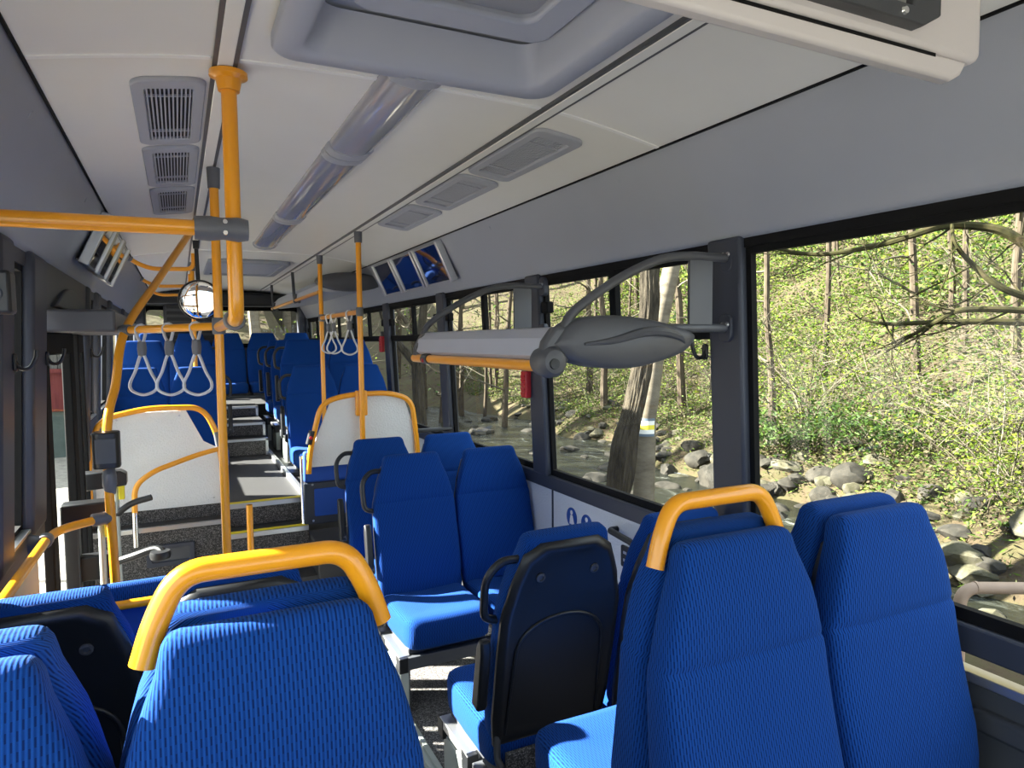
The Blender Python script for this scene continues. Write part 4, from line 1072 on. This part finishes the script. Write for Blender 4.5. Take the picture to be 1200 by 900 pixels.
# ---- rocks
def rock(name, p, s, m, seed, parent=None):
    import bmesh
    bm = bmesh.new(); bmesh.ops.create_icosphere(bm, subdivisions=2 if max(s) < .3 else 3, radius=1)
    rz = Matrix.Rotation(seed * 1.7, 3, 'Z')
    for v in bm.verts:
        c = v.co.copy()
        # flatten against a few random planes for a broken, faceted stone
        for k in range(7):
            rnd = random.Random(seed * 31 + k)
            nn = Vector((rnd.uniform(-1, 1), rnd.uniform(-1, 1), rnd.uniform(-.6, 1))).normalized(); d = rnd.uniform(.5, .85)
            h = c.dot(nn)
            if h > d: c -= nn * (h - d) * .92
        c *= 1 + .10 * noise.noise(c * 2.2 + Vector((seed * 3.1, 0, 0)))
        v.co = rz @ Vector((c.x * s[0], c.y * s[1], c.z * s[2]))
    me = bpy.data.meshes.new(name); bm.to_mesh(me); bm.free(); me.materials.append(M[m]); me.shade_smooth(); me.set_sharp_from_angle(angle=radians(28))
    o = bpy.data.objects.new(name, me); COL.objects.link(o); o.location = p; return o
random.seed(11)
k = 0
for (x, y, sz, m, lab) in ((8.05, 5.0, .36, 'mossrock', 'large pale mossy boulder at the water edge above the brown pipe railing'),
                           (8.7, 4.55, .36, 'mossrock', 'yellowish mossy boulder behind the brown pipe railing'),
                           (8.35, 5.75, .3, 'rock', 'grey boulder beside the pale mossy boulder at the water edge'),
                           (9.9, 8.0, .45, 'rock', 'dark boulder at the waterline behind the right yellow handle'),
                           (9.35, 10.6, .55, 'rock', 'big grey slanting boulder right of the marked pale trunk'),
                           (10.0, 14.4, .5, 'rock', 'grey boulder left of the furrowed trunk on the far bank')):
    tag(rock('boulder', (x, y, terrain(x, y) + sz * .2), (sz, sz * .85, sz * .62), m, k + 3), lab, 'boulder'); k += 1
for i in range(230):
    y = R(1.5, 24) if i > 60 else R(3, 12); e = bank_x(y); x = e + random.gauss(.3, .5)
    sz = R(.09, .28) * (1 if i % 6 else 1.3)
    o = rock('boulder', (x, y, max(terrain(x, y), WATER - .1) + sz * .12), (sz * R(.9, 1.3), sz * R(.8, 1.1), sz * R(.5, .8)), 'mossrock' if random.random() < .3 else 'rock', i + 20)
    tag(o, 'grey broken boulder among many along the far water edge', 'boulder', 'boulders along the far bank')
for i in range(34):
    y = R(3, 24); x = bank_x(y) - R(.6, 3.0); sz = R(.12, .34)
    o = rock('river_stone', (x, y, WATER + .01), (sz * 1.3, sz, sz * .5), 'rock', i + 300)
    tag(o, 'dark wet stone sticking out of the river', 'stone', 'wet stones in the river')

# ---- trees
def twist(pts, amp, seed):
    return [Vector(p) + Vector((noise.noise((seed, i * .7, 0)), noise.noise((seed, i * .7, 7)), 0)) * amp for i, p in enumerate(pts)]
def trunk_tube(mb, pts, r0, r1, n=10, rough=.0, per=6):
    P = crom(pts, per); N = len(P)
    mb.tube(P, [(r0 + (r1 - r0) * i / (N - 1)) * (1 + rough * noise.noise((i * .9, r0 * 50, 3))) for i in range(N)], n)
    return P
def branch(mb, p, d, L, r, depth, seed):
    rnd = random.Random(seed); pts = [Vector(p)]; dd = Vector(d).normalized(); n = 5
    for i in range(n):
        dd = (dd + Vector((rnd.uniform(-.28, .28), rnd.uniform(-.28, .28), rnd.uniform(-.22, .26)))).normalized()
        pts.append(pts[-1] + dd * L / n)
    mb.tube(pts, [r * (1 - .8 * i / n) for i in range(n + 1)], 4 if r < .03 else 6, cap=False)
    tips = [pts[-1]]
    if depth:
        for i in range(2, n + 1):
            for _ in range(2 if depth > 1 else 1):
                t = (dd + Vector((rnd.uniform(-1, 1), rnd.uniform(-1, 1), rnd.uniform(-.5, .8)))).normalized()
                tips += branch(mb, pts[i], t, L * rnd.uniform(.4, .65), r * .45, depth - 1, rnd.random() * 1e6)
    return tips
def leaves(name, pts, spread, n, size, m, parent):
    mb = MB(); vs = mb.v; fs = mb.f
    for i in range(n):
        p = random.choice(pts)
        c = Vector((p[0] + random.gauss(0, spread), p[1] + random.gauss(0, spread), p[2] + random.gauss(0, spread * .7)))
        s = size * R(.6, 1.4)
        a = Vector((R(-1, 1), R(-1, 1), R(-.6, .6))).normalized(); b = a.cross(Vector((R(-1, 1), R(-1, 1), R(-1, 1)))).normalized()
        o = len(vs)
        vs += [tuple(c - a * s), tuple(c + b * s * .5), tuple(c + a * s), tuple(c - b * s * .5)]
        fs.append((o, o + 1, o + 2, o + 3))
    return mb.build(name, m, parent, smooth=False)
# prominent near-bank pair
t = thing('tree', (3.5, 6.45, -.36), 'thick furrowed dark trunk by the water, left of the marked pale trunk', 'tree')
mb = MB()
SC_ = lambda q: tuple(Vector((-.63, 0, 1.75)) + (Vector(q) - Vector((-.63, 0, 1.75))) * 1.4)
dk = [SC_(q) for q in [(2.28, 4.66, -.5), (2.42, 4.64, .06), (2.57, 4.59, .51), (2.63, 4.59, .89), (2.74, 4.57, 1.31), (2.85, 4.56, 1.94), (2.87, 4.58, 2.29), (2.92, 4.59, 2.9), (2.98, 4.6, 4.2), (3.0, 4.6, 5.2)]]
P = crom(dk, 10); rows = []
for i, p in enumerate(P):
    rr = .125 - .035 * i / len(P) + (.03 * math.exp(-((p.z - .4) / .35) ** 2)); ring = []
    for k in range(72):
        a = 2 * pi * k / 72
        f = 1 + .13 * noise.noise((cos(a) * 4.5, sin(a) * 4.5, p.z * 1.3)) + .24 * abs(noise.noise((cos(a) * 7, sin(a) * 7, p.z * 2.2 + 4)))
        ring.append(p + Vector((cos(a), sin(a), 0)) * rr * f)
    rows.append(ring)
MB().grid(rows, close=True, capends=True).build('trunk', 'bark', t)
bmb = MB()
for i, (p, d) in enumerate(((SC_((2.93, 4.59, 3.0)), (.5, .6, .8)), (SC_((2.95, 4.6, 3.5)), (-.4, .8, .6)), (SC_((2.9, 4.58, 2.4)), (.8, .5, .5)))):
    branch(bmb, p, d, 2.2, .05, 2, 40 + i)
bmb.build('branches', 'slim_bark', t)
t = thing('tree', (4.3, 6.6, -.36), 'smooth pale trunk with painted hiking mark, right of the furrowed trunk', 'tree')
wp = [SC_(q) for q in [(2.90, 4.70, -.5), (2.92, 4.72, 0), (2.94, 4.74, .42), (2.97, 4.76, .84), (2.985, 4.77, 1.06), (3.02, 4.76, 1.29), (3.06, 4.76, 1.55), (3.13, 4.76, 1.95), (3.25, 4.74, 2.46), (3.4, 4.72, 3.3), (3.5, 4.7, 4.6)]]
mb = MB(); P = crom(wp, 6)
mb.tube(P, [.137 - .045 * i / len(P) for i in range(len(P))], 20); mb.build('trunk', 'pale_bark', t)
def trail_mark(z0, z1, m, nm, off):
    rows = []
    for z in (z0, z1):
        row = []
        c = min(P, key=lambda q: abs(q.z - z)); i = P.index(c)
        j = min(len(P) - 2, i if c.z <= z else i - 1); f = (z - P[j].z) / (P[j + 1].z - P[j].z); c = P[j].lerp(P[j + 1], f)
        for k in range(9):
            a = radians(198 + 84 * k / 8); row.append((c.x + cos(a) * off, c.y + sin(a) * off, z))
        rows.append(row)
    MB().grid(rows).build(nm, m, t)
M['markgrey'] = mat('grey_blue_mark_paint', (.10, .14, .19), .7); M['markw'] = mat('white_mark_paint', (.75, .75, .72), .7); M['marky'] = mat('yellow_mark_paint', (.70, .60, .04), .7)
trail_mark(.585, .80, 'markgrey', 'mark_border', .132)
for a, b, m in ((.615, .665, 'markw'), (.665, .72, 'marky'), (.72, .77, 'markw')): trail_mark(a, b, m, 'mark_stripe', .1345)
branches = MB(); branch(branches, SC_((3.35, 4.73, 3.0)), (.6, .3, .8), 1.8, .03, 2, 3); branches.build('branches', 'slim_bark', t)
# forked trunk seen through the third window
t = thing('tree', (2.56, 9.5, -.36), 'grey forked trunk seen past the far window pillar', 'tree')
mb = MB(); trunk_tube(mb, [(2.60, 9.48, -.5), (2.56, 9.49, .24), (2.52, 9.53, .59), (2.51, 9.58, 1.24), (2.51, 9.6, 1.5)], .115, .085)
trunk_tube(mb, [(2.51, 9.59, 1.37), (2.39, 9.66, 1.55), (2.27, 9.73, 1.72), (2.10, 9.81, 2.05), (1.95, 9.9, 2.8), (1.9, 10, 4)], .07, .04)
trunk_tube(mb, [(2.51, 9.59, 1.37), (2.55, 9.6, 1.74), (2.62, 9.6, 2.2), (2.7, 9.6, 3.2), (2.72, 9.6, 4.5)], .08, .04)
mb.build('trunk', 'bark', t)
mb = MB(); tips = []
for i in range(6): tips += branch(mb, (2.4 + .1 * i, 9.7, 2.0 + .3 * i), (R(-1, 1), R(-1, 1), .5), 1.6, .03, 2, 900 + i)
mb.build('branches', 'slim_bark', t)
# mossy tree reaching in from the right
t = thing('tree', (8.5, 4.1, -.5), 'mossy tree at the right edge reaching long bare limbs across the big window', 'tree')
mb = MB(); trunk_tube(mb, [(9.0, 3.9, -.8), (8.75, 4.0, .6), (8.6, 4.05, 1.8), (8.45, 4.1, 3.2), (8.4, 4.0, 6)], .16, .09)
mb.build('trunk', 'moss_bark', t)
for i, (pts, r0, r1) in enumerate((([(8.5, 4.08, 2.3), (8.1, 4.3, 2.62), (7.98, 4.46, 2.79), (7.8, 4.67, 2.97), (7.52, 5.04, 3.04), (7.25, 5.27, 2.95), (7.07, 5.58, 2.86), (6.67, 6.1, 2.79), (6.25, 6.54, 2.91)], .075, .02),
                     ([(8.6, 4.05, 1.85), (7.97, 4.29, 1.89), (7.52, 4.62, 1.91), (7.2, 5.0, 1.91), (6.94, 5.35, 1.9), (6.76, 5.55, 1.96)], .05, .015),
                     ([(8.6, 4.05, 1.9), (7.86, 4.24, 2.01), (7.25, 4.65, 2.04), (7.19, 4.9, 1.93), (7.11, 5.14, 1.77), (6.93, 5.33, 1.59)], .045, .014),
                     ([(8.55, 4.07, 2.0), (7.98, 4.3, 2.14), (7.6, 4.5, 2.3), (7.46, 4.7, 2.55), (7.29, 4.8, 2.79), (7.36, 4.89, 3.03)], .05, .018))):
    mb = MB(); P = trunk_tube(mb, pts, r0, r1, 8)
    for j in range(8, len(P), 5):
        branch(mb, P[j], (R(-1, .2), R(-.3, 1), R(-.9, .7)), R(.5, 1.1), .014, 1, i * 77 + j)
    mb.build('limb', 'moss_bark', t)
# slope trees
random.seed(5)
def slope_tree(x, y, xt, yt, r, lab, grp=None, h=None, leafm='leaf', nl=160, bark='slim_bark'):
    zb = terrain(x, y); h = h or R(7, 10)
    t = thing('tree', (x, y, zb), lab, 'tree', grp)
    mb = MB(); top = Vector((x + (xt - x) * h / 4, y + (yt - y) * h / 4, zb + h))
    pts = twist([Vector((x, y, zb - .2)).lerp(top, k / 6) for k in range(7)], .12, x * 3 + y)
    pts[0] = Vector((x, y, zb - .2)); trunk_tube(mb, pts, r, r * .35, 8, .1); mb.build('trunk', bark, t)
    bm_ = MB(); tips = []
    for k in range(9):
        p = pts[0].lerp(pts[-1], .2 + .78 * k / 9); p = pts[min(6, int((.2 + .78 * k / 9) * 6) + 1)].lerp(p, .6)
        p = Vector((pts[0].lerp(pts[-1], .2 + .78 * k / 9)))
        tips += branch(bm_, p, (R(-1, 1), R(-1, 1), R(-.1, .7)), R(1.0, 2.2), r * .3, 1, random.random() * 1e6)
    bm_.build('branches', 'twig', t)
    if nl: leaves('foliage', tips, .3, nl, .055, leafm, t)
for (x, y, xt, yt, r, lab) in ((13.94, 9.53, 13.94, 9.82, .105, 'straight dark trunk in the middle of the big right window'),
        (16.85, 10.3, 17.04, 10.43, .09, 'slim pale trunk right of the middle of the big window'),
        (14.76, 8.01, 15.0, 8.18, .11, 'mossy yellowish trunk near the right edge of the big window'),
        (14.62, 12.53, 14.89, 12.73, .085, 'thin brown trunk in the left half of the big window'),
        (11.81, 11.62, 11.85, 11.89, .09, 'thin trunk at the left edge of the big window, next to the pillar'),
        (12.59, 15.72, 12.43, 15.92, .13, 'brown leaning trunk right of the pale marked tree'),
        (13.44, 15.33, 13.51, 15.52, .14, 'stout brown trunk just left of the big dark pillar'),
        (11.64, 18.4, 11.73, 18.63, .13, 'trunk seen just below the luggage rack left of the furrowed tree'),
        (13.4, 22.07, 13.52, 22.27, .14, 'trunk on the far slope seen left under the luggage rack'),
        (9.61, 21.67, 9.89, 21.77, .12, 'trunk by the far river bend seen through the window behind the rack tube')):
    slope_tree(x, y, xt, yt, r, lab)
for i in range(34):
    y = R(2, 34); x = bank_x(y) + R(5.5, 24)
    slope_tree(x, y, x + R(-.3, .3), y + R(-.3, .3), R(.05, .13), 'slim bare tree on the wooded slope across the river', 'slim trees on the far slope', nl=130, leafm='leaf' if i % 3 else 'leafb')
for i in range(26):
    y = R(24, 42); x = R(8, 22)
    slope_tree(x, y, x + R(-.3, .3), y + R(-.3, .3), R(.07, .15), 'bare tree far up the valley seen through the rearmost right windows', 'trees up the valley', nl=170, h=R(8, 12), leafm='leaf' if i % 3 else 'leafd')
for i in range(46):
    x = R(-9, 5) ; y = R(19, 34)
    slope_tree(x, y, x + R(-.3, .3), y + R(-.3, .3), R(.09, .2), 'pale tree on the wooded rise seen through the rear window', 'trees behind the rear window', nl=30, h=R(8, 12), leafm='leafb' if i % 3 else 'leaf', bark='pale_bark')

# ---- shrubs: arching dry stems with young leaves
random.seed(21)
def shrub(x, y, h, spread, ns, nl, leafm, lab, grp, lsize=.034, bare=.5):
    zb = terrain(x, y); t = thing('shrub', (x, y, zb), lab, 'shrub', grp); mb = MB(); tips = []
    for k in range(ns):
        a = R(0, 2 * pi); L = h * R(.6, 1.15); d0 = Vector((cos(a) * R(.1, .7), sin(a) * R(.1, .7), 1)).normalized()
        p = Vector((x + R(-.25, .25) * spread, y + R(-.25, .25) * spread, zb - .05)); pts = [p]; d = d0
        for j in range(6):
            d = (d + Vector((cos(a) * .12 + R(-.16, .16), sin(a) * .12 + R(-.16, .16), -.09 + R(-.1, .1)))).normalized()
            pts.append(pts[-1] + d * L / 6 * (1 + .15 * spread))
        r = R(.006, .014); mb.tube(pts, [r * (1 - .7 * j / 6) for j in range(7)], 4, cap=False)
        for j in range(2, 7):
            q = pts[j] + Vector((R(-1, 1), R(-1, 1), R(-.4, .8))) * L * .22
            mid = (pts[j] + q) / 2 + Vector((R(-.1, .1), R(-.1, .1), R(-.05, .1)))
            mb.tube([pts[j], mid, q], [r * .5, r * .4, r * .2], 3, cap=False); tips.append(q); tips.append(mid)
        tips += pts[3:]
    mb.build('stems', 'twig', t)
    if nl: leaves('foliage', tips, .11 * h, nl, lsize, leafm, t)
for i in range(16):       # tangle across the river, in front of the slope
    y = R(3.0, 11.5); x = bank_x(y) + R(1.6, 4.5)
    shrub(x, y, R(1.8, 3.6), 1.2, 13, 420, ('leaf', 'leafb', 'leafd')[i % 3], 'tangled pale stemmed shrub with young leaves on the far bank', 'tangled shrubs on the far bank')
for i in range(12):
    y = R(10, 24); x = bank_x(y) + R(1.4, 5)
    shrub(x, y, R(1.2, 2.6), 1.2, 10, 260, ('leaf', 'leafb')[i % 2], 'leafy shrub on the far bank behind the twin trunks', 'leafy shrubs behind the twin trunks')
for i in range(7):
    y = R(3.0, 6.0); x = bank_x(y) + R(.9, 3.2)
    shrub(x, y, R(.9, 1.6), 1.3, 9, 420, 'leafb', 'bright green low shrub above the boulders by the pipe railing', 'bright low shrubs at the right', .03)
for i in range(6):
    y = 9.2 + R(-1.2, 1.6); x = bank_x(y) + R(.9, 2.2)
    shrub(x, y, R(1.0, 1.6), 1.2, 8, 500, 'leafd', 'dense green bush at the water edge right of the big pillar', 'dense bushes at the water edge', .045)
for i in range(16):
    y = R(5, 30); x = bank_x(y) + R(6, 14)
    shrub(x, y, R(2.2, 4), 1.3, 9, 380, ('leafb', 'leaf', 'leafd')[i % 3], 'tall green shrub on the wooded slope', 'tall shrubs on the wooded slope', .07)
for i in range(14):
    x = R(-8, 4); y = R(17.5, 26)
    shrub(x, y, R(1.2, 2.2), 1.3, 16, 90, ('leafb', 'leaf')[i % 2], 'leafy shrub on the rise behind the bus', 'shrubs behind the bus', .07)
# ground leaves and litter: nobody could count them
mb = MB(); vs = mb.v; fs = mb.f
for i in range(130000):
    f = random.random() ** 1.5
    y = R(0, 34); x = bank_x(y) + .7 + f * 26
    if noise.noise((x * .5, y * .5, 3)) < -.32 and random.random() < .7: continue
    zb = terrain(x, y); c = Vector((x, y, zb + abs(random.gauss(0, .10 + .05 * f * 4))))
    s = R(.022, .048) * (1 + 1.6 * f)
    a = Vector((R(-1, 1), R(-1, 1), R(-.5, .5))).normalized(); b = a.cross(Vector((R(-1, 1), R(-1, 1), R(-1, 1)))).normalized(); o = len(vs)
    vs += [tuple(c - a * s), tuple(c + b * s * .55), tuple(c + a * s), tuple(c - b * s * .55)]; fs.append((o, o + 1, o + 2, o + 3))
for i in range(26000):
    y = R(0, 22); x = bank_x(y) + R(.0, 4.2); c = Vector((x, y, max(terrain(x, y), WATER) + abs(random.gauss(.02, .05)))); s = R(.012, .035)
    a = Vector((R(-1, 1), R(-1, 1), R(-.4, .4))).normalized(); b = a.cross(Vector((R(-1, 1), R(-1, 1), R(-1, 1)))).normalized(); o = len(vs); k = R(1, 4)
    vs += [tuple(c - a * s * k), tuple(c + b * s * .4), tuple(c + a * s * k), tuple(c - b * s * .4)]; fs.append((o, o + 1, o + 2, o + 3))
o = mb.build('undergrowth', 'litter', smooth=False); tag(o, 'ground cover of young leaves and dry litter on the slope', 'undergrowth', kind='stuff')
mb = MB(); vs = mb.v; fs = mb.f
for i in range(95000):
    f = random.random() ** 1.2
    y = R(3, 34); x = bank_x(y) + 2.6 + f * 26
    if noise.noise((x * .28, y * .28, 8)) < -.05: continue
    zb = terrain(x, y); hh = 1.9 + .9 * noise.noise((x * .4, y * .4, 2)); c = Vector((x, y, zb + R(.05, hh)))
    s = R(.022, .045) * (1 + 1.8 * f)
    a = Vector((R(-1, 1), R(-1, 1), R(-.4, .4))).normalized(); b = a.cross(Vector((R(-1, 1), R(-1, 1), R(-1, 1)))).normalized(); o = len(vs)
    vs += [tuple(c - a * s), tuple(c + b * s * .55), tuple(c + a * s), tuple(c - b * s * .55)]; fs.append((o, o + 1, o + 2, o + 3))
o = mb.build('thicket_leaves', 'leaf', smooth=False); tag(o, 'hazy layer of young spring leaves through the far thicket', 'leaves', kind='stuff')

# ---- pipe railing on the road edge
t = thing('pipe_railing', (2.62, 1.9, -.36), 'brown painted pipe railing outside at the lower right of the big window', 'railing')
MB().tube(fil([(2.63, 1.90, -.4), (2.63, 1.90, .57), (2.95, 1.74, .565), (3.9, 1.24, .56), (5.1, .6, .56)], .09, 7), .028, 16).build('rail_pipe', 'pipe', t)
MB().tube([(2.69, 1.87, .57), (2.70, 1.865, .57)], .030, 16).build('weld_ring', 'pipe', t)
MB().tube([(4.4, .98, -.4), (4.4, .98, .55)], .026, 14).build('rail_post', 'pipe', t)

# ---- yard on the door side: shed, reflector post
t = thing('plank_shed', (-4.5, 15.0, -.36), 'grey plank shed with red band seen through the left windows', 'shed')
MB().box((-9, 15.0, -.36), (-1.9, 18, .5)).build('plinth', 'darkplinth', t)
MB().box((-9, 14.98, .5), (-1.9, 18, 1.25)).build('red_band', 'redwood', t)
pm = MB()
for k in range(48): pm.box((-9 + k * .148, 14.97 + .01 * (k % 2), 1.25), (-9 + k * .148 + .14, 15.05, 3.6))
pm.build('planks', 'planks', t)
MB().box((-8.9, 15.05, 1.2), (-1.95, 18, 3.6)).build('shed_body', 'planks', t)
MB().box((-9.1, 14.9, 1.22), (-1.8, 14.99, 1.29)).build('batten', 'redwood', t)
MB().prism([(-9.3, 3.6), (-1.6, 3.6), (-1.6, 3.72), (-9.3, 3.72)], lambda u, v, d: (u, d, v), 14.7, 18.3).build('roof', 'darkplinth', t)
t = thing('reflector_post', (-1.9, 7.25, -.36), 'slim white roadside post with orange top seen through the narrow left window', 'post')
MB().box((-1.945, 7.22, -.36), (-1.865, 7.28, 1.10)).build('post_body', 'whitep', t, bevel=.01)
MB().box((-1.95, 7.215, 1.10), (-1.86, 7.285, 1.18)).build('reflector', 'orange', t, bevel=.008)


# ------------------------------------------------------------------ light, camera
w = bpy.data.worlds.new('sky'); SC.world = w; w.use_nodes = True
bg = w.node_tree.nodes['Background']; bg.inputs['Color'].default_value = (.80, .90, 1.0, 1); bg.inputs['Strength'].default_value = 2.2
sl = bpy.data.lights.new('sun', 'SUN'); sl.energy = 40.0; sl.angle = radians(.55); sl.color = (1, .95, .86)
so = bpy.data.objects.new('sun', sl); COL.objects.link(so); so.location = (-20, 6, 18)
so.rotation_euler = Vector((1, -.49, -.68)).to_track_quat('-Z', 'Y').to_euler()

yaw, pitch, roll = radians(26.0), radians(-3.7), radians(.5)
fwd = Vector((sin(yaw) * cos(pitch), cos(yaw) * cos(pitch), sin(pitch)))
rt = Vector((cos(yaw), -sin(yaw), 0)); up = rt.cross(fwd)
r2 = rt * cos(roll) - up * sin(roll); u2 = r2.cross(fwd)
cd = bpy.data.cameras.new('camera'); cd.lens = 24.0; cd.sensor_width = 36.0; cd.clip_start = .02; cd.clip_end = 300
co = bpy.data.objects.new('camera', cd); COL.objects.link(co)
mw = Matrix.Identity(4)
for i in range(3): mw[i][0] = r2[i]; mw[i][1] = u2[i]; mw[i][2] = -fwd[i]
mw.translation = Vector((-.63, 0, 1.75)); co.matrix_world = mw
SC.camera = co
SC.view_settings.view_transform = 'Standard'; SC.view_settings.look = 'None'
SC.view_settings.exposure = 0.62; SC.view_settings.gamma = 1; SC.view_settings.use_curve_mapping = False
cy = SC.cycles
cy.max_bounces = 10; cy.diffuse_bounces = 6; cy.transparent_max_bounces = 16
